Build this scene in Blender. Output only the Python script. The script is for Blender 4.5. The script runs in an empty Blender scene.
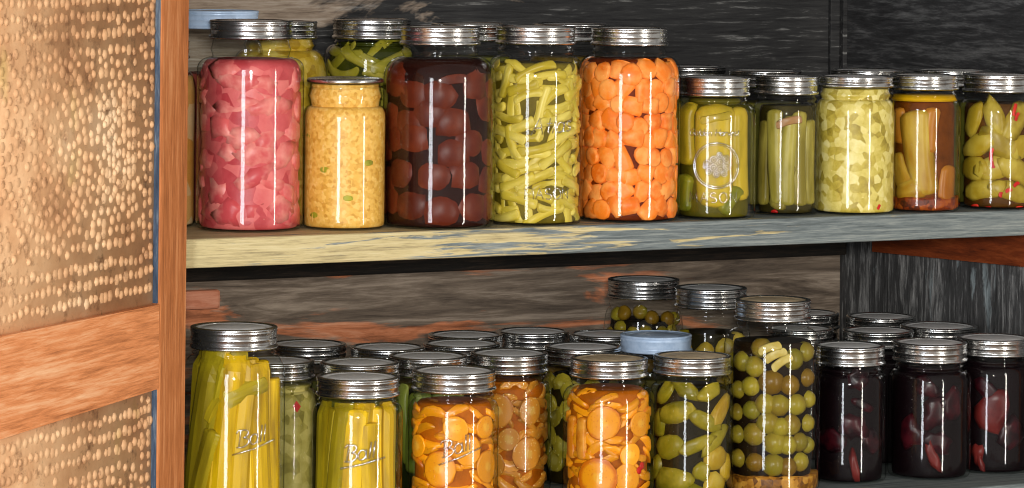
import bpy, math, random
from mathutils import Vector, Matrix, noise

random.seed(11)
SC = bpy.context.scene
COL = SC.collection
PI = math.pi
# ------------------------------------------------------------------ camera model
F = 3700.0; YH = -75.0; TH = math.radians(29); ROLL = math.radians(0.57); Z0 = 3.7
UP = 1.300            # top of the upper shelf
LO = 1.003            # top of the lower shelf
S_, C_ = math.sin(TH), math.cos(TH)
CAM = Vector((-S_*Z0, -C_*Z0, UP + (228-YH)/F*Z0))
RIGHT = Vector((C_, -S_, 0)); FWD = Vector((S_, C_, 0)); UPV = Vector((0, 0, 1))

def ray(px, py):
    dx, dy = px-512, py-YH
    x = (dx*math.cos(ROLL)+dy*math.sin(ROLL))/F
    y = (-dx*math.sin(ROLL)+dy*math.cos(ROLL))/F
    return RIGHT*x + FWD - UPV*y
def onz(px, py, z):
    d = ray(px, py); return CAM + d*((z-CAM.z)/d.z)
def onv(px, py, v):
    d = ray(px, py); return CAM + d*((v-CAM.y)/d.y)
def onu(px, py, u):
    d = ray(px, py); return CAM + d*((u-CAM.x)/d.x)
def proj(p):
    d = Vector(p)-CAM
    Z = d.dot(FWD); x = F*d.dot(RIGHT)/Z; y = -F*d.z/Z
    return (512+x*math.cos(ROLL)-y*math.sin(ROLL), YH+x*math.sin(ROLL)+y*math.cos(ROLL), Z)
def campt(X, Zd, z): 
    p = CAM + RIGHT*X + FWD*Zd; p.z = z; return p

cd = bpy.data.cameras.new('camera'); cam = bpy.data.objects.new('camera', cd); COL.objects.link(cam)
cr, sr = math.cos(ROLL), math.sin(ROLL)
ax = RIGHT*cr + UPV*sr; ay = -RIGHT*sr + UPV*cr; az = -FWD
M = Matrix((ax, ay, az)).transposed().to_4x4(); M.translation = CAM
cam.matrix_world = M
cd.sensor_width = 36; cd.lens = F/1024*36; cd.shift_y = -(244-YH)/1024
cd.clip_start = 0.05; cd.clip_end = 50
SC.camera = cam

# ------------------------------------------------------------------ materials
MATS = {}
def newmat(name):
    m = bpy.data.materials.new(name); m.use_nodes = True
    nt = m.node_tree; nt.nodes.clear()
    out = nt.nodes.new('ShaderNodeOutputMaterial')
    MATS[name] = m
    return m, nt, out
def N(nt, t, **kw):
    n = nt.nodes.new('ShaderNode'+t)
    for k, v in kw.items():
        if k in n.inputs: n.inputs[k].default_value = v
        else: setattr(n, k, v)
    return n
def L(nt, a, b): nt.links.new(a, b)
def rgba(c): return (c[0], c[1], c[2], 1.0)
def srgb(r, g, b):
    f = lambda x: ((x/255+0.055)/1.055)**2.4 if x > 10 else x/255/12.92
    return (f(r), f(g), f(b))
def mixc(nt, fac, a, b, blend='MIX'):
    n = nt.nodes.new('ShaderNodeMix'); n.data_type = 'RGBA'; n.blend_type = blend
    for sock, v in ((n.inputs[0], fac), (n.inputs[6], a), (n.inputs[7], b)):
        if hasattr(v, 'is_linked') or hasattr(v, 'links'): nt.links.new(v, sock)
        elif isinstance(v, (int, float)): sock.default_value = v
        else: sock.default_value = rgba(v)
    return n.outputs[2]
def ramp(nt, fac, stops):
    n = nt.nodes.new('ShaderNodeValToRGB'); e = n.color_ramp.elements
    e[0].position = stops[0][0]; e[0].color = rgba(stops[0][1])
    e[1].position = stops[-1][0]; e[1].color = rgba(stops[-1][1])
    for p, c in stops[1:-1]:
        x = e.new(p); x.color = rgba(c)
    nt.links.new(fac, n.inputs[0]); return n.outputs[0]
def g(v): return (v, v, v)
def coords(nt, scale=(1, 1, 1), kind='Object', rot=(0, 0, 0)):
    tc = nt.nodes.new('ShaderNodeTexCoord'); mp = nt.nodes.new('ShaderNodeMapping')
    mp.inputs['Scale'].default_value = scale; mp.inputs['Rotation'].default_value = rot
    nt.links.new(tc.outputs[kind], mp.inputs[0]); return mp.outputs[0]
def noi(nt, vec, scale, detail=4, rough=0.6, dist=0.0):
    n = N(nt, 'TexNoise', Scale=scale, Detail=detail, Roughness=rough, Distortion=dist)
    nt.links.new(vec, n.inputs['Vector']); return n.outputs['Fac']

def glass_mat(name, tint=(0.97, 0.98, 0.97), edge=(0.34, 0.36, 0.34), gloss=1.0, reflect=True):
    m, nt, out = newmat(name)
    lw = N(nt, 'LayerWeight', Blend=0.5)
    tr = N(nt, 'BsdfTransparent')
    L(nt, ramp(nt, lw.outputs['Facing'], [(0.0, tint), (0.78, tint), (0.99, edge)]), tr.inputs['Color'])
    if not reflect:
        L(nt, tr.outputs[0], out.inputs[0]); return m
    fr = N(nt, 'Fresnel', IOR=1.47)
    v = coords(nt)
    b = N(nt, 'Bump', Strength=0.05, Distance=0.002)
    L(nt, noi(nt, v, 55, 2), b.inputs['Height'])
    gl = N(nt, 'BsdfGlossy', Roughness=0.045)
    L(nt, b.outputs[0], gl.inputs['Normal'])
    ge = N(nt, 'NewGeometry'); iv = N(nt, 'Math', operation='SUBTRACT'); iv.inputs[0].default_value = 1.0; L(nt, ge.outputs['Backfacing'], iv.inputs[1])
    fm = N(nt, 'Math', operation='MULTIPLY'); L(nt, fr.outputs[0], fm.inputs[0]); L(nt, iv.outputs[0], fm.inputs[1])
    mx = N(nt, 'MixShader'); L(nt, fm.outputs[0], mx.inputs[0]); L(nt, tr.outputs[0], mx.inputs[1]); L(nt, gl.outputs[0], mx.inputs[2])
    L(nt, mx.outputs[0], out.inputs[0]); return m
GLASS = glass_mat('jar glass')
GLASS_IN = glass_mat('jar glass inner face', tint=(0.99, 0.99, 0.99), edge=(0.8, 0.82, 0.8), reflect=False)
def emboss_mat():
    m, nt, out = newmat('embossed glass')
    tr = N(nt, 'BsdfTransparent', Color=(0.9, 0.9, 0.88, 1)); gl = N(nt, 'BsdfGlossy', Roughness=0.2, Color=(1, 1, 1, 1))
    mx = N(nt, 'MixShader'); mx.inputs[0].default_value = 0.3
    L(nt, tr.outputs[0], mx.inputs[1]); L(nt, gl.outputs[0], mx.inputs[2]); L(nt, mx.outputs[0], out.inputs[0]); return m
EMBOSS = emboss_mat()

def metal_mat(name, col, rough=0.2, metallic=1.0, spots=0.25, dark=None):
    m, nt, out = newmat(name)
    p = N(nt, 'BsdfPrincipled', Metallic=metallic, Roughness=rough)
    v = coords(nt)
    n1 = noi(nt, v, 140, 4)
    d = dark or tuple(c*0.55 for c in col)
    oi = N(nt, 'ObjectInfo')
    add = N(nt, 'Math', operation='MULTIPLY_ADD'); L(nt, oi.outputs['Random'], add.inputs[0]); add.inputs[1].default_value = 7.0
    c = ramp(nt, n1, [(0.3, d), (0.3+spots, col), (1.0, tuple(min(1, x*1.1) for x in col))])
    L(nt, c, p.inputs['Base Color'])
    rr = N(nt, 'MapRange'); L(nt, n1, rr.inputs[0]); rr.inputs[3].default_value = rough*1.6; rr.inputs[4].default_value = rough*0.7
    L(nt, rr.outputs[0], p.inputs['Roughness'])
    L(nt, p.outputs[0], out.inputs[0]); return m
BAND = metal_mat('zinc screw band', (0.74, 0.74, 0.73), 0.22)
DISC = metal_mat('grey lid disc', (0.95, 0.95, 0.94), 0.36, 0.15, dark=(0.74, 0.74, 0.74))
DISC_TAN = metal_mat('tan lid disc', (0.86, 0.68, 0.44), 0.4, 0.15, dark=(0.6, 0.44, 0.26))
BAND_BLUE = metal_mat('pale blue painted band', (0.48, 0.62, 0.82), 0.35, 0.1, dark=(0.36, 0.50, 0.70))

def food_mat(name, c1, c2, c3=None, scale=60, rough=0.32, bump=0.15, detail=3, stretch=(1, 1, 1), spec=0.4):
    m, nt, out = newmat(name)
    p = N(nt, 'BsdfPrincipled', Roughness=rough)
    p.inputs['Specular IOR Level'].default_value = 0.2
    v = coords(nt, stretch)
    oi = N(nt, 'ObjectInfo')
    vv = N(nt, 'VectorMath', operation='ADD'); L(nt, v, vv.inputs[0])
    cm = N(nt, 'CombineXYZ')
    mu = N(nt, 'Math', operation='MULTIPLY'); L(nt, oi.outputs['Random'], mu.inputs[0]); mu.inputs[1].default_value = 3.0
    L(nt, mu.outputs[0], cm.inputs[0]); L(nt, mu.outputs[0], cm.inputs[1]); L(nt, cm.outputs[0], vv.inputs[1])
    n1 = noi(nt, vv.outputs[0], scale, detail)
    base = mixc(nt, oi.outputs['Random'], c1, c2)
    c3 = c3 or tuple(x*0.6 for x in c1)
    f = N(nt, 'MapRange'); L(nt, n1, f.inputs[0]); f.inputs[1].default_value = 0.42; f.inputs[2].default_value = 0.68
    L(nt, mixc(nt, f.outputs[0], base, c3), p.inputs['Base Color'])
    if bump:
        b = N(nt, 'Bump', Strength=bump, Distance=0.003); L(nt, n1, b.inputs['Height']); L(nt, b.outputs[0], p.inputs['Normal'])
    L(nt, p.outputs[0], out.inputs[0]); return m
def mush_mat(name, cols, scale=120, bump=0.3, rough=0.4):
    m, nt, out = newmat(name)
    p = N(nt, 'BsdfPrincipled', Roughness=rough); p.inputs['Specular IOR Level'].default_value = 0.3
    v = coords(nt)
    vo = N(nt, 'TexVoronoi', Scale=scale); L(nt, v, vo.inputs['Vector'])
    n1 = noi(nt, v, scale*0.5, 5, 0.7)
    s = N(nt, 'SeparateColor'); L(nt, vo.outputs['Color'], s.inputs[0])
    a = N(nt, 'Math', operation='MULTIPLY_ADD'); L(nt, n1, a.inputs[0]); a.inputs[1].default_value = 0.6
    a2 = N(nt, 'Math', operation='MULTIPLY'); L(nt, s.outputs[0], a2.inputs[0]); a2.inputs[1].default_value = 0.4
    L(nt, a2.outputs[0], a.inputs[2])
    k = len(cols)
    L(nt, ramp(nt, a.outputs[0], [(0.25+0.5*i/(k-1), c) for i, c in enumerate(cols)]), p.inputs['Base Color'])
    b = N(nt, 'Bump', Strength=bump, Distance=0.003); L(nt, a.outputs[0], b.inputs['Height']); L(nt, b.outputs[0], p.inputs['Normal'])
    L(nt, p.outputs[0], out.inputs[0]); return m
def slice_mat(name, flesh, rim, core, seed):
    """flat round slice lying in local XZ: rind at the rim, a paler core, seed flecks"""
    m, nt, out = newmat(name)
    p = N(nt, 'BsdfPrincipled', Roughness=0.3); p.inputs['Specular IOR Level'].default_value = 0.4
    tc = nt.nodes.new('ShaderNodeTexCoord')
    sx = N(nt, 'SeparateXYZ'); L(nt, tc.outputs['Object'], sx.inputs[0])
    cb = N(nt, 'CombineXYZ'); L(nt, sx.outputs[0], cb.inputs[0]); L(nt, sx.outputs[2], cb.inputs[1])
    ln = N(nt, 'VectorMath', operation='LENGTH'); L(nt, cb.outputs[0], ln.inputs[0])
    n1 = noi(nt, tc.outputs['Object'], 110, 3)
    d = N(nt, 'Math', operation='MULTIPLY_ADD'); L(nt, n1, d.inputs[0]); d.inputs[1].default_value = 0.006; L(nt, ln.outputs['Value'], d.inputs[2])
    mr = N(nt, 'MapRange'); L(nt, d.outputs[0], mr.inputs[0]); mr.inputs[1].default_value = 0.0; mr.inputs[2].default_value = 0.022
    c = ramp(nt, mr.outputs[0], [(0.0, core), (0.28, core), (0.42, flesh), (0.82, flesh), (0.97, rim)])
    vo = N(nt, 'TexVoronoi', Scale=270); L(nt, tc.outputs['Object'], vo.inputs['Vector'])
    lt = N(nt, 'Math', operation='LESS_THAN'); L(nt, vo.outputs['Distance'], lt.inputs[0]); lt.inputs[1].default_value = 0.2
    oi = N(nt, 'ObjectInfo')
    hv = N(nt, 'HueSaturation'); L(nt, mixc(nt, lt.outputs[0], c, seed), hv.inputs['Color'])
    r2 = N(nt, 'MapRange'); L(nt, oi.outputs['Random'], r2.inputs[0]); r2.inputs[3].default_value = 0.7; r2.inputs[4].default_value = 1.15
    L(nt, r2.outputs[0], hv.inputs['Value'])
    L(nt, hv.outputs[0], p.inputs['Base Color'])
    L(nt, p.outputs[0], out.inputs[0]); return m
def brine_mat(name, col, rough=0.25, var=0.5):
    m, nt, out = newmat(name)
    p = N(nt, 'BsdfPrincipled', Roughness=0.55); p.inputs['Specular IOR Level'].default_value = 0.08
    n1 = noi(nt, coords(nt), 45, 4)
    L(nt, ramp(nt, n1, [(0.3, tuple(x*var for x in col)), (0.7, col)]), p.inputs['Base Color'])
    L(nt, p.outputs[0], out.inputs[0]); return m

def wood_mat(name, cols, along='x', fine=1.0, patches=None, patch_scale=3.0, patch_lo=0.55, chips=None, chip_lo=0.69, rough=0.75, bump=0.5, knots=True, chip_scale=16, cross=9, pcross=3.5, fin_w=0.5):
    m, nt, out = newmat(name)
    p = N(nt, 'BsdfPrincipled', Roughness=rough); p.inputs['Specular IOR Level'].default_value = 0.25
    q_ = cross; st = {'x': (1, q_, q_), 'z': (q_, q_, 1), 'y': (q_, 1, q_)}[along]
    v = coords(nt, st)
    big = noi(nt, v, 5*fine, 6, 0.65, 1.6 if knots else 0.4)
    fin = noi(nt, v, 26*fine, 6, 0.75, 0.3)
    mm = N(nt, 'Math', operation='MULTIPLY_ADD'); L(nt, fin, mm.inputs[0]); mm.inputs[1].default_value = fin_w
    h = N(nt, 'Math', operation='MULTIPLY'); L(nt, big, h.inputs[0]); h.inputs[1].default_value = 1-fin_w; L(nt, h.outputs[0], mm.inputs[2])
    k = len(cols)
    c = ramp(nt, mm.outputs[0], [(0.33+0.34*i/(k-1), q) for i, q in enumerate(cols)])
    if patches:
        pv = coords(nt, {'x': (1, pcross, pcross), 'z': (pcross, pcross, 1), 'y': (pcross, 1, pcross)}[along])
        pn = noi(nt, pv, patch_scale, 6, 0.6, 0.8)
        if callable(patch_lo): pf = patch_lo(nt, pn)
        else:
            f = N(nt, 'MapRange'); L(nt, pn, f.inputs[0]); f.inputs[1].default_value = patch_lo; f.inputs[2].default_value = patch_lo+0.05; pf = f.outputs[0]
        c2 = ramp(nt, mm.outputs[0], [(0.35+0.3*i/(len(patches)-1), q) for i, q in enumerate(patches)])
        c = mixc(nt, pf, c, c2)
    if chips:
        cn = noi(nt, coords(nt, (1, 1, 1)), chip_scale, 5, 0.65)
        f = N(nt, 'MapRange'); L(nt, cn, f.inputs[0]); f.inputs[1].default_value = chip_lo; f.inputs[2].default_value = chip_lo+0.04
        c = mixc(nt, f.outputs[0], c, chips)
    L(nt, c, p.inputs['Base Color'])
    b = N(nt, 'Bump', Strength=bump, Distance=0.004); L(nt, mm.outputs[0], b.inputs['Height']); L(nt, b.outputs[0], p.inputs['Normal'])
    L(nt, p.outputs[0], out.inputs[0]); return m
def ucoord_patch(lo_left, lo_right, u0, u1):
    """bare wood shows more towards one end; on the back boards it also paints brighter light"""
    def f(nt, pn):
        tc = nt.nodes.new('ShaderNodeTexCoord'); sx = N(nt, 'SeparateXYZ'); L(nt, tc.outputs['Object'], sx.inputs[0])
        mr = N(nt, 'MapRange'); L(nt, sx.outputs[0], mr.inputs[0])
        mr.inputs[1].default_value = u0; mr.inputs[2].default_value = u1; mr.inputs[3].default_value = lo_left; mr.inputs[4].default_value = lo_right
        sb = N(nt, 'Math', operation='SUBTRACT'); L(nt, pn, sb.inputs[0]); L(nt, mr.outputs[0], sb.inputs[1])
        m2 = N(nt, 'MapRange'); L(nt, sb.outputs[0], m2.inputs[0]); m2.inputs[1].default_value = 0.0; m2.inputs[2].default_value = 0.06
        return m2.outputs[0]
    return f

# ------------------------------------------------------------------ mesh helpers
def link(name, me, mats, parent=None, loc=None):
    o = bpy.data.objects.new(name, me)
    for m in (mats if isinstance(mats, (list, tuple)) else [mats]): me.materials.append(m)
    COL.objects.link(o)
    if parent is not None: o.parent = parent
    if loc is not None: o.location = loc
    return o
def mesh(name, vs, fs, smooth=True, mi=None):
    me = bpy.data.meshes.new(name); me.from_pydata([tuple(v) for v in vs], [], fs); 
    if smooth: me.polygons.foreach_set('use_smooth', [True]*len(me.polygons))
    if mi: me.polygons.foreach_set('material_index', mi)
    me.update(); return me
def tag(o, label, cat, group=None, kind=None):
    o['label'] = label; o['category'] = cat
    if group: o['group'] = group
    if kind: o['kind'] = kind
    return o
class MB:
    def __init__(s): s.v = []; s.f = []; s.m = []
    def add(s, vs, fs, mi=0):
        b = len(s.v); s.v += [Vector(v) for v in vs]; s.f += [tuple(b+i for i in f) for f in fs]; s.m += [mi]*len(fs)
    def box(s, lo, hi, bev=0.0, mi=0, jit=0.0):
        """box with chamfered edges"""
        x0, y0, z0 = lo; x1, y1, z1 = hi
        if bev <= 0:
            vs = [(x, y, z) for x in (x0, x1) for y in (y0, y1) for z in (z0, z1)]
            s.add(vs, [(0, 1, 3, 2), (4, 6, 7, 5), (0, 4, 5, 1), (2, 3, 7, 6), (0, 2, 6, 4), (1, 5, 7, 3)], mi); return
        import bmesh
        bm = bmesh.new(); bmesh.ops.create_cube(bm, size=1)
        for v in bm.verts:
            v.co = Vector((x0 if v.co.x < 0 else x1, y0 if v.co.y < 0 else y1, z0 if v.co.z < 0 else z1))
        bmesh.ops.bevel(bm, geom=list(bm.edges), offset=bev, segments=2, affect='EDGES', profile=0.5)
        bm.verts.index_update()
        s.add([v.co.copy() for v in bm.verts], [[v.index for v in f.verts] for f in bm.faces], mi); bm.free()
    def lathe(s, prof, seg=48, mi=0, mis=None, cap=False):
        b = len(s.v); n = len(prof)
        for r, z in prof:
            for k in range(seg):
                a = 2*PI*k/seg; s.v.append(Vector((r*math.cos(a), r*math.sin(a), z)))
        for i in range(n-1):
            for k in range(seg):
                k2 = (k+1) % seg
                s.f.append((b+i*seg+k, b+i*seg+k2, b+(i+1)*seg+k2, b+(i+1)*seg+k)); s.m.append(mis[i] if mis else mi)
        if cap:
            s.f.append(tuple(b+k for k in range(seg))[::-1]); s.m.append(mi)
            s.f.append(tuple(b+(n-1)*seg+k for k in range(seg))); s.m.append(mi)
    def tube(s, pts, r, seg=6, mi=0, closed=False, rads=None):
        pts = [Vector(p) for p in pts]; n = len(pts); b = len(s.v)
        up = Vector((0.31, 0.17, 0.93)); prev = None
        for i, p in enumerate(pts):
            if closed: t = pts[(i+1) % n]-pts[i-1]
            else: t = pts[min(i+1, n-1)]-pts[max(i-1, 0)]
            t = t.normalized() if t.length > 1e-9 else Vector((0, 0, 1))
            q = (prev if prev is not None else up); q = q - t*q.dot(t)
            if q.length < 1e-4: q = t.orthogonal()
            q.normalize(); prev = q; w = t.cross(q)
            rr = rads[i] if rads else r
            for k in range(seg):
                a = 2*PI*k/seg; s.v.append(p+q*(rr*math.cos(a))+w*(rr*math.sin(a)))
        for i in range(n if closed else n-1):
            j = (i+1) % n
            for k in range(seg):
                k2 = (k+1) % seg
                s.f.append((b+i*seg+k, b+i*seg+k2, b+j*seg+k2, b+j*seg+k)); s.m.append(mi)
        if not closed:
            s.f.append(tuple(b+k for k in range(seg))[::-1]); s.m.append(mi)
            s.f.append(tuple(b+(n-1)*seg+k for k in range(seg))); s.m.append(mi)
    def build(s, name, mats, parent=None, loc=None, smooth=True):
        return link(name, mesh(name, s.v, s.f, smooth, s.m), mats, parent, loc)

# ------------------------------------------------------------------ cupboard and room
DEPTH = 0.50; WU = 0.737; LU = -0.372
WOOD_EDGE = wood_mat('weathered cream shelf paint', [srgb(98, 88, 66), srgb(188, 172, 126), srgb(208, 196, 156)], 'x', 1.0, cross=26, bump=0.4, pcross=16,
                     patches=[srgb(58, 64, 66), srgb(108, 116, 116), srgb(148, 152, 146)], patch_scale=9, patch_lo=ucoord_patch(0.64, 0.25, -0.35, 0.55), chips=srgb(70, 84, 104), chip_lo=0.72)
WOOD_BACK_UP = wood_mat('blackened back boards', [srgb(20, 20, 21), srgb(46, 46, 47), srgb(60, 60, 60), srgb(150, 150, 148)], 'x', 1.1, cross=14, bump=0.25, fin_w=0.4,
                        patches=[srgb(96, 80, 66), srgb(168, 150, 132), srgb(206, 194, 180)], patch_scale=4, patch_lo=ucoord_patch(0.22, 0.66, -0.25, 0.30), chips=srgb(120, 150, 150), chip_lo=0.735)  # paler left end paints the stronger light on that side
WOOD_BACK_LO = wood_mat('bare pine back board', [srgb(52, 44, 38), srgb(116, 102, 88), srgb(176, 160, 142)], 'x', 0.8, cross=11, fin_w=0.3, pcross=6,
                        patches=[srgb(110, 64, 40), srgb(200, 124, 84), srgb(228, 166, 130)], patch_scale=4.0, patch_lo=ucoord_patch(0.47, 0.66, -0.2, 0.75), chips=srgb(112, 150, 168), chip_lo=0.71, bump=0.3)
WOOD_SIDE_UP = wood_mat('blackened side boards', [srgb(28, 28, 29), srgb(62, 62, 63), srgb(120, 120, 120)], 'y', 1.0, bump=0.5)
WOOD_SIDE_LO = wood_mat('scraped side boards', [srgb(24, 24, 24), srgb(76, 76, 76), srgb(180, 180, 178)], 'z', 1.1, patches=[srgb(96, 104, 108), srgb(136, 146, 148), srgb(180, 186, 188)], patch_scale=7, patch_lo=0.62, bump=0.6)
WOOD_RED = wood_mat('red brown cleat', [srgb(62, 24, 8), srgb(122, 52, 18), srgb(160, 80, 38)], 'y', 0.9, chips=srgb(40, 24, 16), chip_lo=0.66)
WOOD_POST = wood_mat('orange pine stile', [srgb(116, 64, 30), srgb(184, 112, 62), srgb(220, 158, 108)], 'z', 0.7, bump=0.3, knots=False, cross=16)
WOOD_RAIL = wood_mat('orange pine rail', [srgb(130, 72, 34), srgb(222, 142, 88), srgb(248, 200, 154)], 'x', 0.6, bump=0.3, cross=18, knots=False)
PAINT_BLUE = wood_mat('old blue paint', [srgb(34, 42, 54), srgb(62, 76, 94), srgb(130, 140, 146)], 'z', 1.2, chips=srgb(50, 104, 136), chip_lo=0.64)
def tin_mat():
    m, nt, out = newmat('rusty punched tin')
    p = N(nt, 'BsdfPrincipled', Roughness=0.6, Metallic=0.08)
    v = coords(nt)
    a = noi(nt, v, 9, 6, 0.65); b = noi(nt, v, 60, 5, 0.7)
    c = ramp(nt, a, [(0.3, srgb(166, 116, 78)), (0.45, srgb(208, 158, 112)), (0.6, srgb(226, 182, 136)), (0.75, srgb(240, 206, 166))])
    f = N(nt, 'MapRange'); L(nt, b, f.inputs[0]); f.inputs[1].default_value = 0.55; f.inputs[2].default_value = 0.75
    c = mixc(nt, f.outputs[0], c, srgb(118, 74, 42))
    y = noi(nt, coords(nt, (1.4, 1, 0.7)), 7, 3); f2 = N(nt, 'MapRange'); L(nt, y, f2.inputs[0]); f2.inputs[1].default_value = 0.62; f2.inputs[2].default_value = 0.72; f2.inputs[4].default_value = 0.6
    c = mixc(nt, f2.outputs[0], c, srgb(186, 168, 84))
    L(nt, c, p.inputs['Base Color'])
    bp = N(nt, 'Bump', Strength=0.3, Distance=0.002); L(nt, b, bp.inputs['Height']); L(nt, bp.outputs[0], p.inputs['Normal'])
    L(nt, p.outputs[0], out.inputs[0]); return m
TIN = tin_mat()

cup = bpy.data.objects.new('cupboard', None); COL.objects.link(cup)
tag(cup, 'old wooden pie safe cupboard holding all the jars, open door with punched tin panels', 'cupboard')
TOPZ = 1.76; BOTZ = 0.55
def part(name, lo, hi, mat, bev=0.002, parent=None):
    b = MB(); b.box(lo, hi, bev); o = b.build(name, mat, parent or cup, smooth=False); return o
SH = 0.028
part('shelf', (LU, 0.0, UP-SH), (WU, DEPTH, UP), WOOD_EDGE, 0.0025)
part('shelf', (LU, 0.0, LO-SH), (WU, DEPTH, LO), WOOD_EDGE, 0.0025)
part('shelf', (LU, 0.0, BOTZ+0.1), (WU, DEPTH, BOTZ+0.1+SH), WOOD_EDGE, 0.0025)
part('top_board', (LU-0.04, -0.045, TOPZ), (WU+0.04, DEPTH+0.03, TOPZ+0.03), WOOD_BACK_UP)
part('back_board', (LU, DEPTH, UP-0.03), (WU+0.02, DEPTH+0.018, TOPZ), WOOD_BACK_UP, 0.001)
part('back_board', (LU, DEPTH, 1.085), (WU+0.02, DEPTH+0.018, UP-0.031), WOOD_BACK_LO, 0.001)
part('back_board', (LU, DEPTH-0.004, BOTZ), (WU+0.02, DEPTH+0.018, 1.083), WOOD_BACK_LO, 0.001)
# side panels
part('side_panel', (WU, 0, UP-SH), (WU+0.022, DEPTH, TOPZ), WOOD_SIDE_UP, 0.001)
part('side_panel', (WU, 0, BOTZ), (WU+0.022, DEPTH, UP-SH-0.001), WOOD_SIDE_LO, 0.001)
part('side_panel', (LU-0.022, 0, BOTZ), (LU, DEPTH, TOPZ), WOOD_SIDE_UP, 0.001)
# corner strip at the back of the upper compartment
pa = onv(828, 40, DEPTH); pb = onv(835, 40, DEPTH)
b = MB(); b.box((pa.x, DEPTH-0.006, UP), (pb.x+0.003, DEPTH, TOPZ), 0.001); b.box((pb.x+0.004, DEPTH-0.012, UP), (WU, DEPTH, TOPZ), 0.001)
b.build('corner_strip', WOOD_BACK_UP, cup, smooth=False)
# legs / stiles
part('face_stile', (WU+0.002, -0.02, 0), (WU+0.06, -0.0005, TOPZ), WOOD_POST)
part('face_stile', (LU-0.06, -0.02, 0), (LU-0.004, -0.0005, TOPZ), WOOD_POST)
part('back_post', (WU-0.02, DEPTH+0.019, 0), (WU+0.022, DEPTH+0.05, TOPZ), WOOD_POST)
part('back_post', (LU-0.022, DEPTH+0.019, 0), (LU+0.02, DEPTH+0.05, TOPZ), WOOD_POST)
# cleat on the right wall: bottom edge follows the one in the photograph
q0 = onu(885, 253, WU-0.018); q1 = onu(1024, 267, WU-0.018)
sl = (q1.z-q0.z)/(q1.y-q0.y)
zb = lambda y: q0.z+sl*(y-q0.y)
b = MB(); ys = (0.01, onu(872, 252, WU-0.018).y); zt = UP-SH-0.0005
vs = [(x, y, z) for x in (WU-0.018, WU-0.0002) for y in ys for z in (zb(y), zt)]
b.add(vs, [(0, 1, 3, 2), (4, 6, 7, 5), (0, 4, 5, 1), (2, 3, 7, 6), (0, 2, 6, 4), (1, 5, 7, 3)])
b.build('cleat', WOOD_RED, cup, smooth=False)['label'] = 'red brown shelf cleat'
b = MB(); b.box((LU+0.001, DEPTH-0.016, 1.2075), (WU-0.0005, DEPTH-0.0003, UP-SH-0.0006), 0.002)  # strip added under the shelf, its near black paints the shade there
b.build('shade_strip', wood_mat('black shade strip', [srgb(10, 9, 8), srgb(30, 26, 22), srgb(62, 50, 40)], 'x', 1.0, cross=14, bump=0.4), cup, smooth=False)['label'] = 'black shade strip under the back of the shelf'
# broken slat stub on the lower back board
p0 = onv(188, 290, DEPTH); p1 = onv(217, 308, DEPTH)
b = MB(); b.box((p0.x-0.06, DEPTH-0.010, p1.z), (p1.x, DEPTH-0.0002, p0.z), 0.003)
b.build('slat_stub', wood_mat('raw slat', [srgb(150, 80, 50), srgb(206, 130, 98), srgb(226, 160, 130)], 'x', 1.0), cup, smooth=False)

# door, hinged at the left, swung out towards the camera
ALPHA = math.radians(70.5)
hp = onv(187.5, 240, -0.024); hp.z = 0
ddir = (-RIGHT*math.cos(ALPHA) - FWD*math.sin(ALPHA))       # from the hinge to the free edge
dn = (RIGHT*math.sin(ALPHA) - FWD*math.cos(ALPHA))          # out of the face one sees
door = bpy.data.objects.new('door', None); COL.objects.link(door); door.parent = cup
lean = math.radians(-0.0)
DM = Matrix((ddir, -dn, UPV)).transposed().to_4x4(); DM.translation = hp
door.matrix_local = DM
def door_y(px, py):     # where a pixel meets the face of the door: (along, z)
    d = ray(px, py); t = (hp-CAM).dot(dn)/d.dot(dn); p = CAM+d*t; q = DM.inverted() @ p; return q.x, q.z
sw = door_y(160, 300)[0]
zr1 = door_y(158, 305)[1]; zr0 = door_y(158, 389)[1]
za = door_y(0, 337)[1]; zc = door_y(0, 440)[1]; xa = door_y(0, 337)[0]
DW = 0.56; DT = 0.026; DZ0 = 0.62; DZ1 = door_y(80, 1.5)[1]+0.014+0.07
def dpart(name, lo, hi, mat, bev=0.002):
    b = MB(); b.box(lo, hi, bev); return b.build(name, mat, door, smooth=False)
b = MB(); b.box((0, 0, DZ0), (sw, DT, DZ1), 0.0025); st = b.build('stile', WOOD_POST, door, smooth=False)
# rebate edge with old blue paint on the stile
b = MB(); b.box((sw+0.0002, 0.002, DZ0), (sw+0.0012, DT, zr0-0.001), 0.0002); b.box((sw+0.0002, 0.002, zr1+0.001), (sw+0.0012, DT, DZ1), 0.0002)
b.build('painted_edge', PAINT_BLUE, door, smooth=False)['label'] = 'blue painted inner edge of the stile'
b = MB(); b.box((DW-sw, 0, DZ0), (DW, DT, DZ1), 0.0025); b.build('stile', WOOD_POST, door, smooth=False)
# mid rail, slightly out of true like the one in the photograph
b = MB(); x0, x1 = sw+0.0003, DW-sw-0.0003
zt_ = lambda x: zr1+(za-zr1)*(x-sw)/(xa-sw); zb_ = lambda x: zr0+(zc-zr0)*(x-sw)/(xa-sw)
vs = [(x, y, z(x)) for x in (x0, x1) for y in (0.0005, DT) for z in (zb_, zt_)]
b.add(vs, [(0, 1, 3, 2), (4, 6, 7, 5), (0, 4, 5, 1), (2, 3, 7, 6), (0, 2, 6, 4), (1, 5, 7, 3)])
b.build('mid_rail', WOOD_RAIL, door, smooth=False)
b = MB(); b.box((x0, 0.0005, DZ1-0.07), (x1, DT, DZ1), 0.002); b.build('top_rail', WOOD_RAIL, door, smooth=False)
b = MB(); b.box((x0, 0.0005, DZ0), (x1, DT, DZ0+0.08), 0.002); b.build('bottom_rail', WOOD_RAIL, door, smooth=False)

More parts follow.
